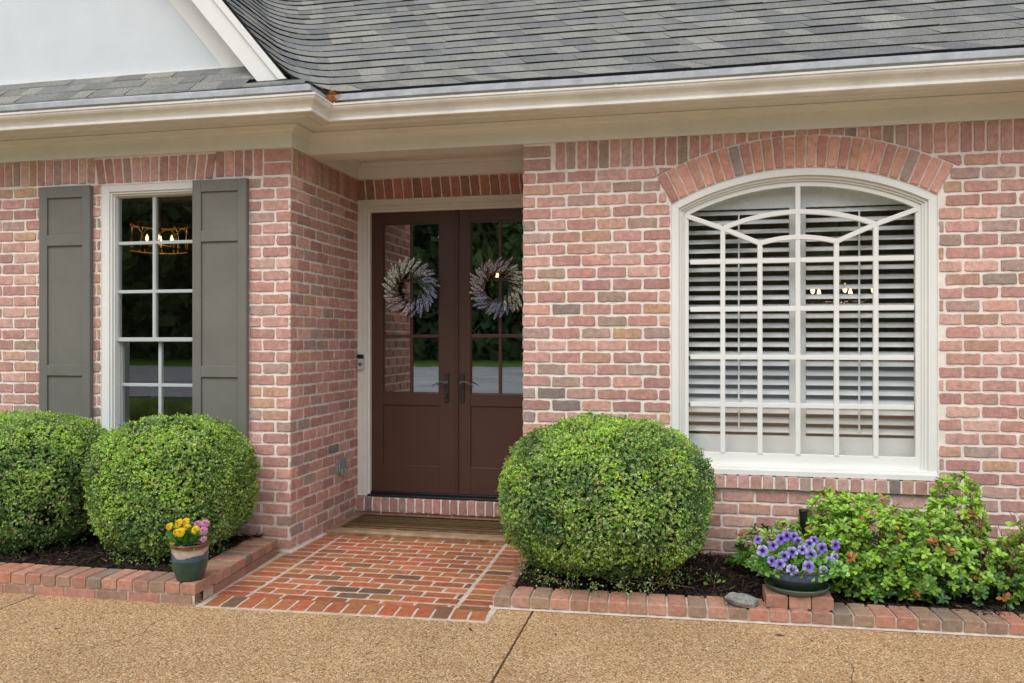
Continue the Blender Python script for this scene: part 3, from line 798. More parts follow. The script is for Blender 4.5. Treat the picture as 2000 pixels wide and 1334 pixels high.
def glow(name, x, y, z, e):
    l_ = bpy.data.lights.new(name, 'POINT'); l_.energy = e; l_.color = (1, .66, .32); l_.shadow_soft_size = .05
    o_ = bpy.data.objects.new(name, l_); col.objects.link(o_); o_.location = (x, y, z)
glow('lamp_glow', -4.97, 7.0, 2.47, 2.5)
cx, cy = 1.25, 7.4
glow('lamp_glow', 1.25, 7.4, 1.98, 7)
ch = empty('chandelier', (cx, cy, 1.9)); tag(ch, 'dining chandelier with a ring of lit bulbs behind the arched window', 'chandelier')
mb = MB(); ring(mb, cx, cy, 1.84, .30, .007); mb.tube([(cx, cy, 1.8), (cx, cy, 2.95)], .012, 6)
for i in range(7):
    a = .2+2*math.pi*i/7; mb.tube([(cx, cy, 1.82), (cx+.15*math.cos(a), cy+.15*math.sin(a), 1.78), (cx+.30*math.cos(a), cy+.30*math.sin(a), 1.86)], .007, 5)
    mb.tube([(cx+.30*math.cos(a), cy+.30*math.sin(a), 1.85), (cx+.30*math.cos(a), cy+.30*math.sin(a), 1.885)], .018, 8)
o = mb.build('cage', M['bronze']); keep(o, ch)
for i in range(7):
    a = .2+2*math.pi*i/7; b = MB(); bulb(b, cx+.30*math.cos(a), cy+.30*math.sin(a), 1.885, 1.3, 0); o = b.build('bulb', M['bulb'], smooth=True); keep(o, ch)
cx, cy = -1.75, 7.5
ch = empty('lantern', (cx, cy, 2.1)); tag(ch, 'hall lantern with one flame bulb behind the right door leaf', 'lantern')
mb = MB(); mb.tube([(cx, cy, 2.35), (cx, cy, 2.95)], .012, 6); ring(mb, cx, cy, 2.34, .07, .012, 16); ring(mb, cx, cy, 2.0, .10, .006, 16)
for i in range(4):
    a = i*math.pi/2+.4; mb.tube([(cx+.07*math.cos(a), cy+.07*math.sin(a), 2.34), (cx+.10*math.cos(a), cy+.10*math.sin(a), 2.0)], .006, 5)
o = mb.build('cage', M['black']); keep(o, ch)
b = MB(); bulb(b, cx, cy, 2.06, 1.6, 0); o = b.build('bulb', M['bulb'], smooth=True); keep(o, ch)

# ------------------------------------------------------------ ground
mb = MB(); mb.box(-260, 260, -260, 260, -.2, -.035); o = mb.build('lawn', M['lawn']); tag(o, kind='structure')
mb = MB(); mb.box(-9, 7, -9.5, 5.6, -.034, -.03, mi=1)
JX = [-9.5, -6.65, -3.748, -.842, 2.07, 4.98, 7.5]
for a, b in zip(JX, JX[1:]):
    for c_, d_ in ((3.0-6.0*i-6.0, 3.0-6.0*i) for i in range(0)): pass
    mb.box(a+.006, b-.006, -1.2, 4.62, -.12, 0); mb.box(a+.006, b-.006, -9, -1.212, -.12, 0)
rr = random.Random(5)
def crack(pts, wd):
    vs = []; P = [Vector((*p, .0015)) for p in pts]; Q = []
    for a, b in zip(P, P[1:]):
        for i in range(6): Q.append(a.lerp(b, i/6)+Vector((rr.uniform(-.006, .006), rr.uniform(-.006, .006), 0)))
    for i in range(len(Q)-1):
        d = (Q[i+1]-Q[i]).normalized(); nn_ = Vector((-d.y, d.x, 0))*wd*rr.uniform(.4, 1)
        mb.add([Q[i]-nn_, Q[i+1]-nn_, Q[i+1]+nn_, Q[i]+nn_], [(0, 1, 2, 3)], mi=1)
crack([(-2.77, 3.92), (-2.76, 3.80), (-2.72, 3.70), (-2.80, 3.55), (-2.88, 3.46), (-2.86, 3.36)], .0014)
crack([(.72, 4.30), (.70, 4.15), (.74, 4.02), (.70, 3.86), (.72, 3.72)], .0011)
o = mb.build('driveway', [M['agg'], M['soil']]); tag(o, kind='structure')
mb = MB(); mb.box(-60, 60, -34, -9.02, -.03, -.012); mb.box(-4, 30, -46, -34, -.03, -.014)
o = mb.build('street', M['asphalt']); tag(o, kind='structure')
# walkway
mb = MB(); GZ = .003
bx0f, bx1f = -2.680, -1.053
mb.add([(-2.71, 4.13, GZ-.0005), (-1.04, 4.22, GZ-.0005), (-1.04, 6.0, GZ-.0005), (-2.88, 6.0, GZ-.0005), (-2.71, 4.13, -.06), (-1.04, 4.22, -.06)], [(0, 1, 2, 3), (4, 5, 1, 0)], mi=1)
sh = .0545
def fy_(x): return 4.145+(x+2.68)*sh
x = -2.676; nfr = 16; st = (bx1f-bx0f)/nfr
for i in range(nfr):
    x = bx0f+i*st
    brick(mb, (x+.005, fy_(x+.05)+.004, GZ), Vector((1, sh, 0)).normalized(), Vector((-sh-.04, 1, 0)).normalized(), st-.013, .188, pick(PATHC), d=.003, back=.05, r=.008)
yy = 4.355; k = 0
while yy < 5.86:
    f = (yy-4.35)/1.5
    xl = -2.715-.075*f; xr = -1.065+.0*f - .04*f
    dy = sh*0
    h_ = .085
    def row(xa, xb, wds=None):
        yb = yy+(xa+1.9)*.02
        brick(mb, (xa+.004, yb, GZ), Vector((1, .02, 0)).normalized(), Vector((0, 1, 0)), xb-xa-.016, h_, pick(PATHC), d=.003+random.uniform(-.001, .001), back=.05, r=.008, jit=.0022)
    row(xl, xl+.195); row(xr-.195, xr)
    a = xl+.205; e = xr-.205; off = .1 if k % 2 else 0
    u = a-off
    while u < e-.02:
        p, q = max(u, a), min(u+.2, e)
        if q-p > .03: row(p, q)
        u += .2
    yy += .1035; k += 1
o = mb.build('walkway', [M['paver'], M['grout']]); tag(o, kind='structure')
mb = MB()
n = 30
vs = []
for j, (yy, zz) in enumerate(((5.885, -.01), (5.875, .028), (5.90, .040), (6.50, .044))):
    for i in range(n+1): vs.append((XC-.02+(1.75)*i/n, yy+(rr.uniform(-.006, .006) if j < 3 else 0), zz+(rr.uniform(-.003, .003) if j == 2 else 0)))
mb.add(vs, [(j*(n+1)+i, j*(n+1)+i+1, (j+1)*(n+1)+i+1, (j+1)*(n+1)+i) for j in range(3) for i in range(n)])
o = mb.build('porch_slab', M['concrete']); tag(o, kind='structure')
mb = MB()
n = 40; m_ = 10; vs = []; fs = []
for j in range(m_+1):
    for i in range(n+1):
        vs.append((-2.66+1.52*i/n+rr.uniform(-.002, .002), 5.99+.46*j/m_+rr.uniform(-.002, .002), (.047 if j in (0, m_) or i in (0, n) else .056)+rr.uniform(0, .002)))
fs = [(j*(n+1)+i, j*(n+1)+i+1, (j+1)*(n+1)+i+1, (j+1)*(n+1)+i) for j in range(m_) for i in range(n)]
mb.add(vs, fs); o = mb.build('doormat', M['mat'], smooth=True); tag(o, 'dark striped coir doormat in front of the brown double door', 'doormat')

# kerbs of brick round the beds
def kerb_brick(mb, P, U, V, L, w_, h, c):       # a solid brick lying on P with its top at +h
    U = Vector(U).normalized(); V = Vector(V).normalized(); P = Vector(P)
    b = .006; out = []
    for (zz, ins) in ((0, 0), (h-b, 0), (h, b)):
        for (a, q) in ((ins, ins), (L*.33, ins), (L*.66, ins), (L-ins, ins), (L-ins, w_-ins), (L*.66, w_-ins), (L*.33, w_-ins), (ins, w_-ins)):
            out.append(P+U*(a+random.uniform(-.0015, .0015))+V*(q+random.uniform(-.0015, .0015))+Z*(zz+random.uniform(-.0012, .0012)))
    n = 8; fs = [(r_*n+i, r_*n+(i+1) % n, (r_+1)*n+(i+1) % n, (r_+1)*n+i) for r_ in (0, 1) for i in range(n)]+[[16+i for i in range(8)]]
    mb.add(out, fs, c)
mb = MB(); sh = .042
x = -1.060
while x < 4.4:                                   # right bed, front edge
    w_ = .094+random.uniform(-.003, .003)
    y0 = 4.455+(x+1.06)*sh
    kerb_brick(mb, (x, y0, .018), (1, sh, 0), (-sh, 1, 0), w_, .195, .056+random.uniform(-.002, .002), pick(CURBC)); x += w_+.0115
mb.add([(-1.07, 4.463, .0), (4.4, 4.463+5.47*sh, 0), (4.4, 4.463+5.47*sh, .062), (-1.07, 4.463, .062), (4.4, 4.64+5.47*sh, .062), (-1.07, 4.64, .062)], [(0, 1, 2, 3), (3, 2, 4, 5)], mi=1)
mb.add([(-1.09, 4.445, .003), (4.4, 4.445+5.47*sh, .003), (4.4, 4.47+5.47*sh, .014), (-1.09, 4.47, .014)], [(0, 1, 2, 3)], mi=1)
yy = 4.675
while yy < 5.5:
    kerb_brick(mb, (-1.062-.04*(yy-4.6), yy, .004), (1, 0, 0), (0, 1, 0), .11, .19, .05+random.uniform(-.002, .002), pick(CURBC)); yy += .202
o = mb.build('brick_edging', [M['brick'], M['grout']]); tag(o, 'low single-course brick edging along the mulch bed under the arched window', 'edging')
mb = MB(); sh = .026
def yl(x): return 4.128+(x+4.0)*sh
x = -2.713-45*.1005
for _i in range(45):
    w_ = .0895+random.uniform(-.002, .002)
    kerb_brick(mb, (x, yl(x), .060), (1, sh, 0), (-sh, 1, 0), w_, .2, .060+random.uniform(-.002, .002), pick(CURBC)); x += .1005
xe = -2.713
x = -7.25
while x < -2.72:
    e = min(x+.193, xe+.0); 
    if e-x > .03: kerb_brick(mb, (x, yl(x)+.003, -.01), (1, sh, 0), (-sh, 1, 0), e-x, .20, .062, pick(CURBC)); 
    x += .205
# side return of the left kerb beside the walkway
yy = 4.366; k = 0
while yy < 5.26:
    xs = xe-.0-(yy-4.2)*.085
    kerb_brick(mb, (xs-.2, yy, .060), (1, -.0, 0), (-.05, 1, 0), .2, .088, .058+random.uniform(-.002, .002), pick(CURBC))
    kerb_brick(mb, (xs-.19, yy, .0), (1, 0, 0), (-.05, 1, 0), .188, .096, .054, (S(150,100,80)))
    yy += .0995
mb.add([(-7.2, yl(-7.2)+.008, 0), (xe-.022, yl(xe)+.008, 0), (xe-.022, yl(xe)+.008, .108), (-7.2, yl(-7.2)+.008, .108), (xe-.022, yl(xe)+.18, .108), (-7.2, yl(-7.2)+.18, .108)], [(0, 1, 2, 3), (3, 2, 4, 5)], mi=1)
q0, q1 = (xe-.020, 4.25), (xe-.020-.085*1.02, 5.27)
mb.add([(q0[0], q0[1], 0), (q1[0], q1[1], 0), (q1[0], q1[1], .108), (q0[0], q0[1], .108), (q1[0]-.18, q1[1], .108), (q0[0]-.18, q0[1], .108)], [(0, 1, 2, 3), (3, 2, 4, 5)], mi=1)
o = mb.build('brick_edging', [M['brick'], M['grout']]); tag(o, 'raised two-course brick edging around the bed with the clipped bushes', 'edging')

# mulch
def bed(name, x0, x1, y0, y1, zb, nx, ny, nch, seed):
    r_ = np.random.default_rng(seed); mb = MB(); vs = []; 
    for j in range(ny+1):
        for i in range(nx+1):
            x = x0+(x1-x0)*i/nx; y = y0+(y1-y0)*j/ny
            z = zb + .02*mnoise.noise((x*3, y*3, 1)) + .012*mnoise.noise((x*14, y*14, 5)) + .03*min(1, (y-y0)/.3)
            vs.append((x, y, z))
    mb.add(vs, [(j*(nx+1)+i, j*(nx+1)+i+1, (j+1)*(nx+1)+i+1, (j+1)*(nx+1)+i) for j in range(ny) for i in range(nx)])
    o = mb.build(name, M['soil']); tag(o, kind='structure')
    px = r_.uniform(x0, x1, nch); py = r_.uniform(y0+.0, y1, nch)
    pz = np.array([zb + .02*mnoise.noise((a*3, b*3, 1)) + .012*mnoise.noise((a*14, b*14, 5)) + .03*min(1, (b-y0)/.3) for a, b in zip(px, py)]) + r_.uniform(0, .016, nch)
    L = r_.uniform(.012, .042, nch); W = r_.uniform(.002, .006, nch); th = r_.uniform(0, 2*math.pi, nch); ti = r_.normal(0, .35, nch)
    d = np.stack([np.cos(th)*np.cos(ti), np.sin(th)*np.cos(ti), np.sin(ti)], 1); n_ = np.stack([-np.sin(th), np.cos(th), r_.normal(0, .4, nch)], 1)
    P = np.stack([px, py, pz], 1); up = np.stack([np.zeros(nch), np.zeros(nch), W*.8], 1)
    a = P-d*L[:, None]-n_*W[:, None]*.4; b = P+d*L[:, None]-n_*W[:, None]*.5; c = P+d*L[:, None]*.9+n_*W[:, None]*.5; e = P-d*L[:, None]*.85+n_*W[:, None]*.6
    m = P+up+n_*W[:, None]*.1
    V = np.stack([a, b, c, e, m], 1).reshape(-1, 3)
    base = np.arange(nch)[:, None]*5
    F = np.concatenate([base+np.array([[0, 1, 4]]), base+np.array([[1, 2, 4]]), base+np.array([[2, 3, 4]]), base+np.array([[3, 0, 4]])])
    br = r_.uniform(.3, 1.25, nch)**1.5; cc = np.array([[.045, .028, .019]])*br[:, None]
    pale = r_.uniform(0, 1, nch) < .035; cc[pale] = np.array([.24, .15, .09])*r_.uniform(.6, 1.2, (pale.sum(), 1))
    C = np.repeat(cc, 5, 0)
    o = npmesh('bark_mulch', V, F, C, M['chips']); return o
o = bed('bed_soil', -1.0, 3.6, 4.66, 5.60, .048, 90, 22, 15000, 3); tag(o, 'dark shredded bark mulch under the arched window', 'mulch', kind='stuff')
o = bed('bed_soil', -7.0, -2.95, 4.30, 5.34, .080, 80, 22, 13000, 4); tag(o, 'dark shredded bark mulch beneath the two left bushes', 'mulch', kind='stuff')

# ------------------------------------------------------------ clipped bushes
def clipped(name, c, rx, ry, rz, seed, label, nc=30000, p=2.6, gaps=(), twigs=(), base=.10, tall=None, bare=(), sc=1.0):
    r_ = np.random.default_rng(seed); root = empty(name, (c[0], c[1], 0)); tag(root, label, 'bush', 'clipped round bushes')
    d = r_.normal(0, 1, (nc, 3)); d /= np.linalg.norm(d, axis=1)[:, None]
    rad = (np.abs(d[:, 0]/rx)**p + np.abs(d[:, 1]/ry)**p + np.abs(d[:, 2]/rz)**p)**(-1/p)
    lump = np.array([mnoise.noise((v[0]*2.3+seed, v[1]*2.3, v[2]*2.3))*.06 + mnoise.noise((v[0]*6, v[1]*6+seed, v[2]*6))*.045 + mnoise.noise((v[0]*15, v[1]*15+seed, v[2]*15))*.030 for v in d])
    dep = np.abs(r_.normal(0, .035, nc)) + (r_.uniform(0, 1, nc) < .25)*r_.uniform(0, .14, nc)
    stick = (r_.uniform(0, 1, nc) < .05)*r_.uniform(0, .032, nc)
    P = d*(rad*(1+lump)-dep+stick)[:, None]
    low = np.clip((-(P[:, 2]/rz) - .55)/.45, 0, 1)
    P[:, 0] *= 1-.08*low; P[:, 1] *= 1-.08*low
    keepm = np.ones(nc, bool)
    for (gx, gy, gz, gr) in gaps: keepm &= (np.linalg.norm(P-np.array([gx, gy, gz]), axis=1) > gr*(1+.4*r_.uniform(-1, 1, nc)))
    P += np.array(c)
    keepm &= P[:, 2] > base + .06*np.array([mnoise.noise((v[0]*7, v[1]*7, seed)) for v in P]) + .035*r_.uniform(-1, 1, nc)
    P = P[keepm]; d = d[keepm]; lump = lump[keepm]; dep = dep[keepm]; low = low[keepm]; nc = len(P)
    K = 6; n = nc*K
    ax = d+r_.normal(0, .45, (nc, 3)); ax[:, 2] += .35; ax /= np.linalg.norm(ax, axis=1)[:, None]
    t1 = np.cross(ax, r_.normal(0, 1, (nc, 3))); t1 /= np.linalg.norm(t1, axis=1)[:, None]; t2 = np.cross(ax, t1)
    ang = (np.arange(K)[None, :]*2.4+r_.uniform(0, 6, (nc, 1)))
    el = r_.uniform(.15, 1.1, (nc, K))
    dirv = (t1[:, None, :]*np.cos(ang)[..., None]+t2[:, None, :]*np.sin(ang)[..., None])*np.cos(el)[..., None] + ax[:, None, :]*np.sin(el)[..., None]
    org = P[:, None, :] + ax[:, None, :]*(r_.uniform(-.010, .008, (nc, K)))[..., None]
    dirv = dirv.reshape(-1, 3); org = org.reshape(-1, 3)
    L = r_.uniform(.0085, .0165, n)*sc; W = L*.34
    sd = np.cross(dirv, np.repeat(ax, K, 0)+r_.normal(0, .25, (n, 3))); sd /= (np.linalg.norm(sd, axis=1)[:, None]+1e-9)
    nn_ = np.cross(sd, dirv)
    a = org; b = org+dirv*(L*.55)[:, None]+sd*W[:, None]+nn_*(L*.08)[:, None]; cpt = org+dirv*L[:, None]; e = org+dirv*(L*.55)[:, None]-sd*W[:, None]+nn_*(L*.08)[:, None]
    V = np.stack([a, b, cpt, e], 1).reshape(-1, 3); F = np.arange(n*4).reshape(-1, 4)
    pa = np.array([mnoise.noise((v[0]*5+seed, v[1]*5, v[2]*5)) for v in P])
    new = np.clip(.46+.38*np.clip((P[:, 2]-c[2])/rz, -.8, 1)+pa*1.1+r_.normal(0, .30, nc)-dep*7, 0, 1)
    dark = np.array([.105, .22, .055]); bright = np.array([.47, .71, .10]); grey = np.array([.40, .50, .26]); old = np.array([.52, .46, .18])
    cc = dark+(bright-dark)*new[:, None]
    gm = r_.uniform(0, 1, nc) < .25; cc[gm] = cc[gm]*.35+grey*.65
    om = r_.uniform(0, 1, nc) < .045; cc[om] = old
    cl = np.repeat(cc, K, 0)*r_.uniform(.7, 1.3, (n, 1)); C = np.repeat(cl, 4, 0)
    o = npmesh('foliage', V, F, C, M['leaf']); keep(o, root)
    k = 900; th = r_.uniform(math.pi, 2*math.pi, k); cl_ = np.round(th*3.2)/3.2+r_.normal(0, .06, k); rr2 = r_.uniform(.62, .86, k)
    PL = np.stack([c[0]+rx*rr2*np.cos(cl_), c[1]+ry*rr2*np.sin(cl_), .085+np.abs(r_.normal(0, .05, k))], 1); aL = r_.normal(0, .6, (k, 3)); aL[:, 2] += .3; aL /= np.linalg.norm(aL, axis=1)[:, None]
    sL = np.cross(aL, r_.normal(0, 1, (k, 3))); sL /= np.linalg.norm(sL, axis=1)[:, None]; LL = r_.uniform(.010, .018, k)[:, None]
    VL = np.stack([PL, PL+aL*LL*.55+sL*LL*.34, PL+aL*LL, PL+aL*LL*.55-sL*LL*.34], 1).reshape(-1, 3)
    o = npmesh('low_shoots', VL, np.arange(k*4).reshape(-1, 4), np.repeat(np.array([[.25, .36, .12]])*r_.uniform(.4, 1.4, (k, 1)), 4, 0), M['leaf']); keep(o, root)
    # stems and inner twigs
    mb = MB(); q = random.Random(seed)
    for i in range(46):
        a_ = q.uniform(0, 6.283); el_ = q.uniform(.15, 1.4); rr_ = .74
        tip = Vector((c[0]+rx*rr_*math.cos(a_)*math.cos(el_), c[1]+ry*rr_*math.sin(a_)*math.cos(el_), c[2]+rz*rr_*(math.sin(el_)*1.3-.55)))
        b0 = Vector((c[0]+q.gauss(0, .09), c[1]+q.gauss(0, .07), .07)); mid = b0.lerp(tip, .45)+Vector((q.gauss(0, .04), q.gauss(0, .04), -.03))
        mb.tube([b0, mid, tip], [.011, .007, .003], 5)
        for j in range(4):
            s0 = b0.lerp(tip, q.uniform(.45, .9)); mb.tube([s0, s0+Vector((q.gauss(0, .09), q.gauss(0, .09), q.gauss(.05, .07)))], [.003, .0015], 3)
    for tw in twigs: mb.tube(*tw)
    o = mb.build('stem', M['twig']); keep(o, root)
    # added near-black core that stops light passing through the leaves
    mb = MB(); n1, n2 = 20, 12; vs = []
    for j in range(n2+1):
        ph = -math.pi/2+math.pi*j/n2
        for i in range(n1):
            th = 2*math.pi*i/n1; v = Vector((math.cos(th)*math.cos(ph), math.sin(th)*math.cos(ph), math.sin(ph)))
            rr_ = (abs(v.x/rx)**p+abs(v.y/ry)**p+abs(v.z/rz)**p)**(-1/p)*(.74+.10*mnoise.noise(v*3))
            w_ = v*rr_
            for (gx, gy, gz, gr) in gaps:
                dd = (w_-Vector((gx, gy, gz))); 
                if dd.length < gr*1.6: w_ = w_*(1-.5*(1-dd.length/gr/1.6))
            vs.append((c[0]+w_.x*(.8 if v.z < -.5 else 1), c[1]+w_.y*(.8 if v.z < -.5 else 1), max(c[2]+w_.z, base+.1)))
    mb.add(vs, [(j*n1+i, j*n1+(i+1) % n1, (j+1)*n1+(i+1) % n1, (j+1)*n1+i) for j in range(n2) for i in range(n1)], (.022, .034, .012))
    o = mb.build('dark_core', M['chips'], smooth=True); keep(o, root)
    return root
q = random.Random(2); tw = []
for i in range(16):
    b0 = Vector((-.18+q.gauss(0, .03), 4.86+q.gauss(0, .05), .07+q.uniform(0, .03))); t_ = b0+Vector((q.uniform(-.02, .14), q.uniform(-.12, .05), q.uniform(.12, .30)))
    tw.append(([b0, b0.lerp(t_, .5)+Vector((q.gauss(0, .015), 0, q.gauss(0, .015))), t_], [.0045, .003, .0015], 4))
for i in range(7):
    b0 = Vector((-.5+q.uniform(-.3, .4), 4.78, .09)); tw.append(([b0, b0+Vector((q.gauss(0, .07), -.05, .03)), b0+Vector((q.gauss(0, .12), -.10, q.uniform(-.01, .08)))], [.003, .002, .001], 4))
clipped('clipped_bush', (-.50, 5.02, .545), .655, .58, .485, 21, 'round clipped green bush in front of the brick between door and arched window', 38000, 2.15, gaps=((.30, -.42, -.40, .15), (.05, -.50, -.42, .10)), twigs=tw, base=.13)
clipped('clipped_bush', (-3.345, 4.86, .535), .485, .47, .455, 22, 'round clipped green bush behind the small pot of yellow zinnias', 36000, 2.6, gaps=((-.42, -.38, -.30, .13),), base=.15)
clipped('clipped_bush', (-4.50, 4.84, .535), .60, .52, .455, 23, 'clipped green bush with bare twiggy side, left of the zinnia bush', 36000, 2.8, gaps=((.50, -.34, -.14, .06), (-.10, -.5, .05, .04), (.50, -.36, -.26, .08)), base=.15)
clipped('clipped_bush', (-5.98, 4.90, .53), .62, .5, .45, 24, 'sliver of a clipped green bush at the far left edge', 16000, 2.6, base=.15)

# ------------------------------------------------------------ leafy shrubs with big glossy leaves
def leaves_np(org, dirv, nrm, L, W, C, name, mat, fold=.12):
    n = len(org); sd = np.cross(dirv, nrm); sd /= (np.linalg.norm(sd, axis=1)[:, None]+1e-9); nn_ = np.cross(sd, dirv)
    def pt(f, w_, h): return org+dirv*(L*f)[:, None]+sd*(W*w_)[:, None]+nn_*(L*h)[:, None]
    V = np.stack([pt(0, 0, 0), pt(.30, -.55, fold*.8), pt(.62, -1, fold*1.1), pt(.88, -.72, fold*.6), pt(1, 0, -.06), pt(.88, .72, fold*.6), pt(.62, 1, fold*1.1), pt(.30, .55, fold*.8), pt(.5, 0, 0)], 1).reshape(-1, 3)
    b = np.arange(n)[:, None]*9
    F = np.concatenate([b+np.array([[i, (i+1) % 8, 8]]) for i in range(8)])
    return npmesh(name, V, F, np.repeat(C, 9, 0), mat, smooth=False)
def shrub(name, label, bumps, nwh, seed, base_y, bright=.7, grp='leafy shrubs in the mulch bed', bare=0, leafL=(.024, .046)):
    r_ = np.random.default_rng(seed); cx = sum(b[0] for b in bumps)/len(bumps)
    root = empty(name, (cx, base_y, .07)); tag(root, label, 'shrub', grp)
    wts = np.array([b[3]*b[5] for b in bumps]); wts = wts/wts.sum(); P = []; D = []
    for b, wt in zip(bumps, wts):
        k = int(nwh*wt); d = r_.normal(0, 1, (k, 3)); d[:, 2] = np.abs(d[:, 2])*1.0-.25; d /= np.linalg.norm(d, axis=1)[:, None]
        rr_ = 1-np.abs(r_.normal(0, .16, k)); P.append(np.array(b[:3])+d*np.array(b[3:])*rr_[:, None]); D.append(d)
    P = np.concatenate(P); D = np.concatenate(D); m = (P[:, 2] > .10) & (P[:, 1] < 5.52); P = P[m]; D = D[m]; n = len(P)
    ax = D*.7+r_.normal(0, .3, (n, 3)); ax[:, 2] += .75; ax[:, 1] -= .25; ax /= np.linalg.norm(ax, axis=1)[:, None]
    K = 7; t1 = np.cross(ax, r_.normal(0, 1, (n, 3))); t1 /= np.linalg.norm(t1, axis=1)[:, None]; t2 = np.cross(ax, t1)
    ang = np.arange(K)[None, :]*2.4+r_.uniform(0, 6, (n, 1)); el = r_.uniform(.05, .95, (n, K))
    dv = (t1[:, None]*np.cos(ang)[..., None]+t2[:, None]*np.sin(ang)[..., None])*np.cos(el)[..., None]+ax[:, None]*np.sin(el)[..., None]
    og = P[:, None]+ax[:, None]*r_.uniform(-.018, .004, (n, K))[..., None]
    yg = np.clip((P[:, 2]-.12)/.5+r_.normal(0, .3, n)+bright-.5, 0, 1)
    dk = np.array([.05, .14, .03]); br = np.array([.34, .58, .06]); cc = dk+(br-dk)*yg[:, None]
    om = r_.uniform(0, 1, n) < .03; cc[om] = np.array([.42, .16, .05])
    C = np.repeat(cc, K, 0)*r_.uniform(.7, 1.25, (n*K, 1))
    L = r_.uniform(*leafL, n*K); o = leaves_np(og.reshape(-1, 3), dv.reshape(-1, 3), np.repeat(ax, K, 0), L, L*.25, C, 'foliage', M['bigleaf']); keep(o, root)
    mb = MB(); q = random.Random(seed); idx = r_.choice(n, min(n, 170), replace=False)
    for i in idx:
        tip = Vector(P[i]); b0 = Vector((tip.x*.6+cx*.4+q.gauss(0, .04), base_y+q.gauss(0, .05), .07)); mid = b0.lerp(tip, .55)+Vector((q.gauss(0, .02), q.gauss(0, .02), -.02))
        mb.tube([b0, mid, tip], [.005, .0035, .0018], 4)
    for i in range(bare):
        b0 = Vector((cx+q.gauss(.15, .16), base_y-.05+q.gauss(0, .08), q.uniform(.1, .35))); t_ = b0+Vector((q.gauss(.05, .13), q.gauss(-.03, .08), q.uniform(.08, .36)))
        mb.tube([b0, b0.lerp(t_, .5)+Vector((q.gauss(0, .02), 0, 0)), t_], [.004, .003, .0015], 4)
        for j in range(3):
            s0 = b0.lerp(t_, q.uniform(.4, 1)); mb.tube([s0, s0+Vector((q.gauss(0, .05), q.gauss(0, .04), q.gauss(.03, .03)))], [.002, .001], 3)
    o = mb.build('stem', M['twig']); keep(o, root); return root
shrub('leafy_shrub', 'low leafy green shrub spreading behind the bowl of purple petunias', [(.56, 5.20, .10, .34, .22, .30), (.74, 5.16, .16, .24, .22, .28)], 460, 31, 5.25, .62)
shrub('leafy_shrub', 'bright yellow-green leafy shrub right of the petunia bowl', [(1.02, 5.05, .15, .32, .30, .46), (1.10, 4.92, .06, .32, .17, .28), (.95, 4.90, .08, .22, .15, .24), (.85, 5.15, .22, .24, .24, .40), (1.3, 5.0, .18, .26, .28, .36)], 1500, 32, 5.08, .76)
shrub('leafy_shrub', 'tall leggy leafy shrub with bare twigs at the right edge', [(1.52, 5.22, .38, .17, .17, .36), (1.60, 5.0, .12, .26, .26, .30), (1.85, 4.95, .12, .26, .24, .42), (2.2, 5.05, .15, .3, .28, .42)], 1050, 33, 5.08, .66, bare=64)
def sprout(x, y, seed, label, n=10, s=1.):
    r_ = np.random.default_rng(seed); ax = r_.normal(0, .5, (n, 3)); ax[:, 2] = np.abs(ax[:, 2])+.4; ax /= np.linalg.norm(ax, axis=1)[:, None]
    og = np.array([[x, y, .10]])+ax*r_.uniform(.01, .07, (n, 1))*s
    C = np.array([[.16, .32, .04]])*r_.uniform(.6, 1.4, (n, 1)); L = r_.uniform(.018, .034, n)*s
    root = empty('seedling', (x, y, .08)); tag(root, label, 'seedling')
    o = leaves_np(og, ax, np.cross(ax, r_.normal(0, 1, (n, 3))), L, L*.3, C, 'foliage', M['bigleaf']); keep(o, root)
    mb = MB(); mb.tube([(x, y, .06), (x+.004, y, .13)], .002, 4); o = mb.build('stem', M['twig']); keep(o, root)
sprout(.14, 4.83, 1, 'small green seedling in mulch left of the petunia bowl', 12)
sprout(-.66, 4.72, 2, 'small green sprig at the foot of the door bush', 14, .8)
sprout(-3.02, 4.42, 3, 'pale sprig in mulch just left of the zinnia pot', 26, .8)
sprout(-3.42, 4.42, 4, 'low green sprig growing in mulch behind the left kerb', 16, .8)

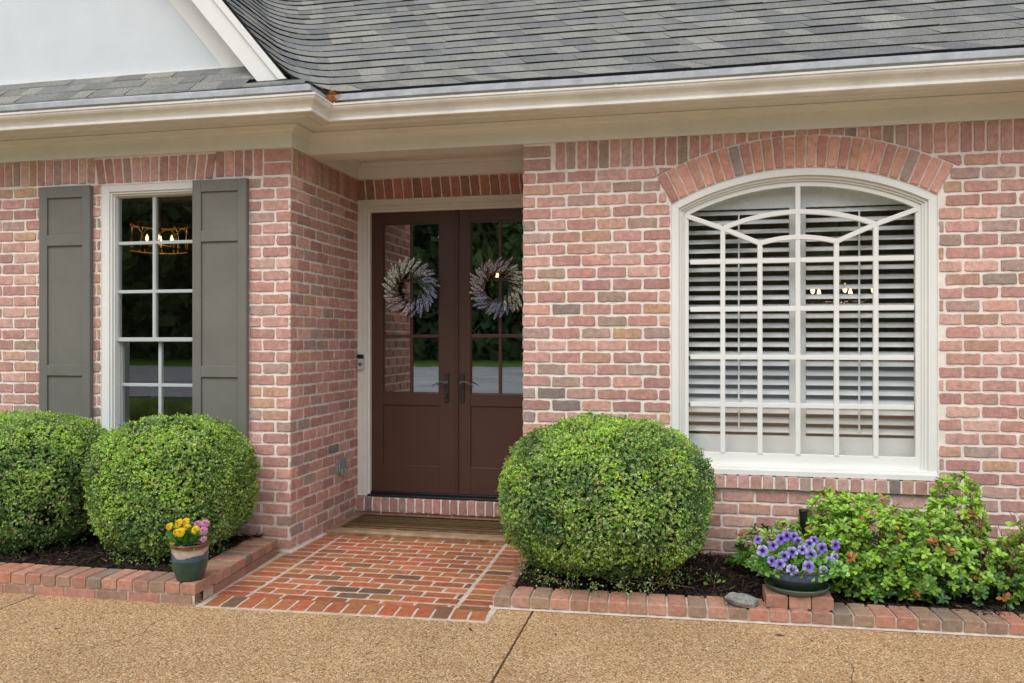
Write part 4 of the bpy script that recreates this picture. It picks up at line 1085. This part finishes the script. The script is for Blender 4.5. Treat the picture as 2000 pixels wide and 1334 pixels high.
# ------------------------------------------------------------ wreaths on the doors
def wreath(cx, cz, seed, cols, label):
    q = random.Random(seed); yb = DY-.045
    root = empty('wreath', (cx, yb, cz)); tag(root, label, 'wreath', 'wreaths on the entry doors')
    mb = MB()
    for k in range(6):
        rr_ = .135+q.uniform(-.012, .012); mb.tube([(cx+(rr_+.008*math.sin(5*a+k))*math.cos(a), yb+.012*math.sin(a*3+k*2), cz+(rr_+.008*math.cos(4*a+k))*math.sin(a)) for a in [2*math.pi*i/36 for i in range(37)]], .005, 5)
    for k in range(40):
        a = q.uniform(0, 6.28); r0 = .14; d = q.uniform(.2, 1.2); p0 = (cx+r0*math.cos(a), yb, cz+r0*math.sin(a)); L = q.uniform(.06, .13)
        mb.tube([p0, (p0[0]+L*.6*math.cos(a-d), yb-.02, p0[2]+L*.6*math.sin(a-d)), (p0[0]+L*math.cos(a-d*1.2), yb-.01, p0[2]+L*math.sin(a-d*1.2))], .0014, 3)
    o = mb.build('twig_ring', M['twig']); keep(o, root)
    mb = MB()
    for k in range(90):
        a = q.uniform(0, 6.28); r0 = q.uniform(.12, .17); d = a-q.uniform(.4, 1.1); L = q.uniform(.04, .09); x, z = cx+r0*math.cos(a), cz+r0*math.sin(a); w_ = .003; y = yb-q.uniform(.0, .04)
        dx, dz = math.cos(d)*L, math.sin(d)*L; px, pz = -math.sin(d)*w_, math.cos(d)*w_
        mb.add([(x, y, z), (x+dx*.5-px, y-.006, z+dz*.5-pz), (x+dx, y-.004, z+dz), (x+dx*.5+px, y-.006, z+dz*.5+pz)], [(0, 1, 2, 3)], tuple(v*q.uniform(.7, 1.3) for v in (.12, .19, .07)))
    o = mb.build('leaves', M['bigleaf']); keep(o, root)
    for (cnt, r0, L0, yy) in ((20, .122, .072, -.050), (27, .155, .075, -.032), (24, .178, .068, -.014)):
        for i in range(cnt):
            a = 2*math.pi*(i+q.uniform(-.3, .3))/cnt; L = L0*q.uniform(.75, 1.25)
            dirn = a-q.uniform(.30, 1.0)                 # sprigs sweep clockwise
            ux, uz = math.cos(dirn), math.sin(dirn); x0, z0 = cx+r0*math.cos(a), cz+r0*math.sin(a); y = yb+yy+q.uniform(-.014, .014)
            deg = math.degrees(a) % 360; base = cols(deg+q.uniform(-16, 16)); mb = MB(); rows = 9
            sx, sz = -uz, ux
            mb.tube([(x0-ux*.03, y, z0-uz*.03), (x0+ux*L*.9, y, z0+uz*L*.9)], .004, 5, tuple(v*.35 for v in base))
            for j in range(rows):
                f = j/(rows-1); rad = .0098*math.sin(math.pi*(.12+.83*f))**.6*(1.08-.35*f)
                for k in range(5):
                    t = 2*math.pi*k/5+j*.6; px = x0+ux*(.012+L*f)+sx*rad*math.cos(t); pz = z0+uz*(.012+L*f)+sz*rad*math.cos(t); py = y+rad*math.sin(t)
                    s_ = .0046; e = [(px+ux*s_*1.5, py, pz+uz*s_*1.5), (px-ux*s_, py, pz-uz*s_), (px+sx*s_, py, pz+sz*s_), (px-sx*s_, py, pz-sz*s_), (px, py-s_, pz), (px, py+s_, pz)]
                    kk = q.choice((.35, .9, 1.2, 1.35)); cc = tuple(v*kk for v in base)
                    mb.add(e, [(0, 2, 4), (0, 4, 3), (0, 3, 5), (0, 5, 2), (1, 4, 2), (1, 3, 4), (1, 5, 3), (1, 2, 5)], cc)
            o = mb.build('lavender_sprig', M['spr']); keep(o, root)
WHT, LIL, BLU, GB = (.82, .90, .78), (.70, .62, .66), (.42, .49, .64), (.58, .64, .66)
def c1(d): d %= 360; return WHT if 80 < d < 205 else LIL if 205 <= d < 285 else BLU if (d >= 285 or d < 40) else GB
def c2(d): d %= 360; return LIL if 60 < d < 215 else BLU if 215 <= d < 305 else WHT
wreath(-2.270, 1.937, 5, c1, 'lavender wreath hanging on the left door leaf, whitish sprigs on its left')
wreath(-1.515, 1.935, 6, c2, 'lavender wreath on the right door leaf, blue sprigs at its bottom')

# ------------------------------------------------------------ pots
def zinnia(mb, p, nrm, r0, colr, q):
    n = Vector(nrm).normalized(); a = n.cross(Vector((.3, .2, .9))).normalized(); b = n.cross(a)
    for ly in range(4):
        rr_ = r0*(1-.2*ly); m = 15-2*ly
        for k in range(m):
            t = 2*math.pi*(k+.5*(ly % 2))/m+q.uniform(-.06, .06); d = a*math.cos(t)+b*math.sin(t); s_ = n.cross(d); up = n*(.004*ly)
            w_ = rr_*.17; tip = p+d*rr_+n*(-.004+.003*ly)+up
            mb.add([p+up+d*rr_*.15, p+up+d*rr_*.7-s_*w_+n*.002, tip-s_*w_*.5, tip+s_*w_*.5, p+up+d*rr_*.7+s_*w_+n*.002], [(0, 1, 2, 3, 4)], tuple(v*q.uniform(.8, 1.15) for v in colr))
    for k in range(9):
        t = 2*math.pi*k/9; d = a*math.cos(t)+b*math.sin(t); c0 = p+n*.018+d*r0*.13
        mb.add([c0+n*.003, c0+d*.004, c0-d*.004+n*.001, c0+n.cross(d)*.004], [(0, 1, 3), (0, 3, 2)], tuple(v*.6 for v in colr))
PX, PY, PZ = -2.815, 4.245, .121
root = empty('potted_zinnias', (PX, PY, PZ)); tag(root, 'small green glazed pot of yellow and pink zinnias on the brick edging corner', 'flower pot')
prof = [(.0, 0), (.070, 0), (.075, .004), (.078, .02), (.092, .06), (.099, .10), (.101, .14), (.101, .172), (.104, .190), (.114, .202), (.117, .208), (.114, .213), (.106, .209), (.098, .20), (.094, .17), (.0, .168)]
def potc(i, z, t):
    if z > .198: return (.16, .065, .045)
    if z > .186+.006*math.sin(t*2): return (.20, .10, .07)
    e = .150+.012*math.sin(t*2+1)+.006*math.sin(t*5)
    if z > e: return (.44, .36, .29)
    if z > .118: return (.045, .10, .15)
    return (.018, .06, .042)
fine = []
for (r0, z0), (r1, z1) in zip(prof, prof[1:]):
    k = max(1, int(abs(z1-z0)/.006))
    for i in range(k): fine.append((r0+(r1-r0)*i/k, z0+(z1-z0)*i/k))
fine.append(prof[-1])
mb = MB(); mb.lathe(fine, PX, PY, PZ, 64, potc, wob=.006); o = mb.build('pot', M['glaze'], smooth=True); keep(o, root)
q = random.Random(4); yel, pnk = (.86, .58, .02), (.66, .27, .44)
FL = [(-.135, .0, .085, yel, .026), (-.082, .01, .105, yel, .029), (-.052, .03, .108, yel, .029), (-.062, -.04, .062, yel, .024), (-.028, -.05, .068, yel, .030), (-.012, -.01, .085, yel, .024), (-.066, -.07, .012, yel, .019), (.048, -.02, .078, yel, .026),
      (.030, .03, .100, pnk, .024), (.085, .02, .108, pnk, .026), (.092, -.01, .072, pnk, .026), (.106, -.03, .030, pnk, .019)]
stm = MB(); r_ = np.random.default_rng(5)
for (dx, dy, dz, cc, rr_) in FL:
    p = Vector((PX+dx, PY+dy, PZ+.21+dz)); mb = MB(); zinnia(mb, p, (dx*3, -.75+dy*2, .45), rr_, cc, q); o = mb.build('flower', M['petal']); keep(o, root)
    if cc is pnk: o['label'] = 'pink zinnia flower'
    else: o['label'] = 'yellow zinnia flower'
    stm.tube([(PX+dx*.35, PY+dy*.4, PZ+.16), (PX+dx*.8, PY+dy*.8, PZ+.19+dz*.6), p-Vector((0, -.006, .004))], .0022, 5, (.12, .22, .05))
o = stm.build('stem', M['bigleaf']); keep(o, root)
n = 95; P = np.stack([r_.normal(0, .050, n)+PX, r_.normal(0, .042, n)+PY, r_.uniform(.19, .262, n)+PZ], 1); ax = P-np.array([PX, PY, PZ+.13]); ax += r_.normal(0, .04, (n, 3)); ax[:, 1] -= .03; ax /= np.linalg.norm(ax, axis=1)[:, None]
L = r_.uniform(.030, .055, n); C = np.array([[.08, .24, .04]])*r_.uniform(.5, 1.7, (n, 1))
o = leaves_np(P, ax, np.cross(ax, r_.normal(0, 1, (n, 3))), L, L*.32, C, 'foliage', M['bigleaf']); keep(o, root)
mb = MB(); mb.lathe([(0, .175), (.095, .178)], PX, PY, PZ, 24); o = mb.build('soil', M['soil']); keep(o, root)

for i, (x, lb) in enumerate(((.405, 'loose brown brick under the saucer, nearest the grey rock'), (.522, 'loose tan brick under the saucer, middle one of three'), (.636, 'loose brown brick under the saucer, farthest from the grey rock'))):
    mb = MB(); c0 = (S(160,108,90), S(172,126,104), S(158,104,86))[i]
    kerb_brick(mb, (x, 4.565+.004*i, .075), (1, .02, 0), (-.02, 1, 0), .108, .2, .066, c0); o = mb.build('loose_brick', M['brick']); tag(o, lb, 'brick', 'loose bricks under the saucer')
BX, BY, BZ = .575, 4.700, .142
mb = MB(); mb.lathe([(0, 0), (.135, 0), (.150, .004), (.163, .020), (.168, .028), (.170, .032), (.165, .034), (.158, .024), (.145, .010), (0, .009)], BX, BY, BZ, 56); o = mb.build('saucer', M['saucer'], smooth=True); tag(o, 'round green plastic saucer tilting under the blue petunia bowl', 'saucer')
root = empty('potted_petunias', (BX, BY, BZ)); tag(root, 'blue glazed bowl of purple petunias on a saucer and three bricks', 'flower pot')
prof = [(0, .012), (.105, .012), (.112, .018), (.135, .045), (.160, .075), (.178, .100), (.188, .120), (.194, .128), (.196, .134), (.191, .138), (.183, .134), (.174, .115), (.0, .112)]
fine = []
for (r0, z0), (r1, z1) in zip(prof, prof[1:]):
    k = max(1, int(abs(z1-z0)/.005))
    for i in range(k): fine.append((r0+(r1-r0)*i/k, z0+(z1-z0)*i/k))
fine.append(prof[-1])
def bowlc(i, z, t):
    if z > .122: return (.05, .035, .035)
    if z > .082: 
        k = .75+.5*((int(t*46/6.283)+int(z*260)) % 2); return (.055*k, .14*k, .33*k)
    if z > .062+.006*math.sin(4*t): return (.07, .075, .06)
    return (.025, .06, .045)
mb = MB(); mb.lathe(fine, BX, BY, BZ, 92, bowlc); o = mb.build('bowl', M['glaze'], smooth=True); keep(o, root)
mb = MB(); mb.lathe([(0, .118), (.18, .118)], BX, BY, BZ, 24); o = mb.build('soil', M['soil']); keep(o, root)
def petunia(mb, p, nrm, r0, q, tone):
    n = Vector(nrm).normalized(); a = n.cross(Vector((.2, .3, .9))).normalized(); b = n.cross(a); K = 30
    rings = [(.06, -.018, (.03, .008, .10)), (.22, -.003, (.06, .02, .20)), (.45, .002, None), (.75, .003, None), (1, -.002, None)]
    deep = Vector((.16, .09, .50)); pale = Vector((.66, .62, .84)).lerp(Vector((.34, .25, .68)), tone); vs = []; cs = []; ph = q.uniform(0, 6)
    for ri, (f, h, cc) in enumerate(rings):
        for k in range(K):
            t = 2*math.pi*k/K; lobe = 1-.10*abs(math.cos(2.5*t))**3*(f > .5); rr_ = r0*f*lobe*(1+.04*math.sin(9*t+ph)*(f > .9))
            vs.append(p+(a*math.cos(t)+b*math.sin(t))*rr_+n*(h+(.004*math.sin(5*t+ph)+.002*math.sin(11*t) if f > .5 else 0)))
            if cc is None:
                vein = abs(math.cos(2.5*t))**6; g = deep.lerp(pale, min(1, (f-.3)*1.6)*(1-.75*vein)); cs.append(tuple(g))
            else: cs.append(cc)
    o0 = len(mb.v); mb.v += [tuple(v) for v in vs]; mb.c += cs
    for ri in range(len(rings)-1):
        for k in range(K): mb.f.append([o0+ri*K+k, o0+ri*K+(k+1) % K, o0+(ri+1)*K+(k+1) % K, o0+(ri+1)*K+k]); mb.mi.append(0)
    mb.f.append([o0+k for k in range(K)]); mb.mi.append(0)
q = random.Random(8)
# dx, dz above the rim, dy, size, tone
PF = [(-.165, .105, .02, .024, .8), (-.150, .062, -.06, .027, .1), (-.105, .092, -.05, .027, .8), (-.065, .118, .0, .028, .9), (-.040, .128, .03, .028, 1.), (-.115, .028, -.13, .026, .7), (-.085, .018, -.15, .030, .6),
      (-.028, .070, -.09, .029, .3), (-.062, .050, -.10, .026, .7), (.018, .080, -.06, .026, .3), (.008, .106, .02, .024, .6), (.052, .104, -.02, .026, .4), (.050, .062, -.09, .032, .6), (.078, .112, .03, .024, .8),
      (.104, .085, -.03, .027, .7), (-.035, -.002, -.17, .030, 0.), (.034, .016, -.16, .031, .6), (.098, -.008, -.13, .024, .05), (.135, .022, -.06, .030, .5), (.165, .098, .0, .024, .9), (.155, .035, -.03, .024, .2), (-.005, .120, .06, .022, .7)]
stm = MB()
for (dx, dz, dy, rr_, tn) in PF:
    p = Vector((BX+dx*1.22, BY+dy, BZ+.150+dz)); mb = MB(); petunia(mb, p, (dx*2.4+q.gauss(0, .32), -1+q.gauss(0, .1), .25+q.gauss(0, .32)), rr_*q.uniform(1.02, 1.32), q, tn)
    o = mb.build('flower', M['petal'], smooth=True); keep(o, root)
    stm.tube([(BX+dx*.6, BY+dy*.5, BZ+.11), p+Vector((0, .03, -.02)), p+Vector((0, .012, -.002))], [.003, .002, .003], 5, (.12, .2, .06))
o = stm.build('stem', M['bigleaf']); keep(o, root)
r_ = np.random.default_rng(15); n = 760; th = r_.uniform(0, 6.28, n); rd = np.sqrt(r_.uniform(0, 1, n))
P = np.stack([BX+np.cos(th)*rd*.235, BY+np.sin(th)*rd*.18, BZ+.115+(1-rd**2)*.115*r_.uniform(.2, 1, n)+r_.uniform(-.01, .015, n)], 1)
ax = P-np.array([BX, BY+.02, BZ+.05]); ax += r_.normal(0, .06, (n, 3)); ax /= np.linalg.norm(ax, axis=1)[:, None]
L = r_.uniform(.022, .046, n); C = np.array([[.20, .42, .09]])*r_.uniform(.5, 1.7, (n, 1))
o = leaves_np(P, ax, np.cross(ax, r_.normal(0, 1, (n, 3))), L, L*.36, C, 'foliage', M['bigleaf']); keep(o, root)

# ------------------------------------------------------------ small things
mb = MB(); q = random.Random(12); n1, n2 = 9, 6; vs = []
for j in range(n2+1):
    ph = -math.pi/2+math.pi*j/n2
    for i in range(n1):
        th = 2*math.pi*i/n1; v = Vector((math.cos(th)*math.cos(ph), math.sin(th)*math.cos(ph), math.sin(ph)))
        k = 1+.30*mnoise.noise(v*1.9+Vector((3, 1, 2)))+q.uniform(-.07, .07); vs.append((.275+v.x*.090*k, 4.565+v.y*.055*k, .102+max(-.027, min(.030, v.z*.045*k-.016*v.x))))
mb.add(vs, [(j*n1+i, j*n1+(i+1) % n1, (j+1)*n1+(i+1) % n1, (j+1)*n1+i) for j in range(n2) for i in range(n1)])
o = mb.build('rock', M['stone']); tag(o, 'flat grey rock lying on the brick edging beside the petunia bowl', 'rock')
mb = MB(); mb.lathe([(.010, .0), (.010, .35), (.019, .36), (.020, .42), (.026, .450), (.027, .457), (.021, .457), (.018, .43), (0, .42)], .655, 5.05, .05, 20); o = mb.build('path_light', M['black'], smooth=True); tag(o, 'black garden spotlight sticking up behind the purple petunias', 'garden light')
# litter on the driveway
mb = MB(); q = random.Random(77)
spots = [(-1.10, 4.10, .03, 2.3), (1.15, 3.75, .035, .2), (.30, 3.42, .02, 0), (.45, 4.35, .03, -.1), (-3.2, 3.66, .02, .4), (.6, 4.30, .014, .3), (-.66, 4.12, .012, .9), (1.0, 3.9, .015, -.6)]
for i in range(46): spots.append((q.uniform(-3.6, 1.8), q.uniform(3.3, 4.36), q.uniform(.003, .011), q.uniform(0, 3.1)))
for (x, y, L, a) in spots:
    if y > 4.10 and x < -1.02: y -= .2
    dx, dy = math.cos(a)*L, math.sin(a)*L; px, py = -math.sin(a)*L*.22, math.cos(a)*L*.22; k = q.uniform(.5, 1.4)
    mb.add([(x-dx, y-dy, .002), (x-px, y-py, .004), (x+dx, y+dy, .003), (x+px, y+py, .007)], [(0, 1, 2, 3)], (.05*k, .032*k, .02*k))
o = mb.build('leaf_litter', M['chips']); tag(o, 'scattered bits of bark and leaf on the tan driveway', 'leaf litter', kind='stuff')

# ------------------------------------------------------------ woods across the street (mirrored in the glass)
def woods():
    r_ = np.random.default_rng(44); Ps = []; Cs = []
    for i in range(36):
        x = -95+i*5.2+r_.uniform(-1, 1); y = -60+r_.uniform(-6, 6); h = r_.uniform(14, 22); k = 4200
        d = r_.normal(0, 1, (k, 3)); d /= np.linalg.norm(d, axis=1)[:, None]; rr_ = r_.uniform(.35, 1, k)**.4
        P = np.array([x, y, h*.48])+d*np.array([5.4, 4.2, h*.50])*rr_[:, None]*(1+.3*np.sin(d[:, 0]*9+i)*np.cos(d[:, 2]*7))[:, None]
        Ps.append(P); base = np.array([.22, .31, .13])*r_.uniform(.6, 1.5); Cs.append(base*r_.uniform(.5, 1.6, (k, 1)))
    k = 26000; P = np.stack([r_.uniform(-110, 95, k), r_.uniform(-57, -53, k), r_.uniform(-.5, 1, k)**2*6], 1)
    Ps.append(P); Cs.append(np.array([[.18, .27, .11]])*r_.uniform(.5, 1.5, (k, 1)))
    P = np.concatenate(Ps); C = np.concatenate(Cs); n = len(P); a = r_.normal(0, .36, (n, 3)); b = r_.normal(0, .36, (n, 3))
    V = np.stack([P-a-b*.3, P+b-a*.2, P+a+b*.2, P-b+a*.3], 1).reshape(-1, 3)
    return npmesh('woodland', V, np.arange(n*4).reshape(-1, 4), np.repeat(C, 4, 0), M['treeleaf'])
o = woods(); tag(o, 'green woods across the street, seen only mirrored in the door glass', 'woods', kind='stuff')
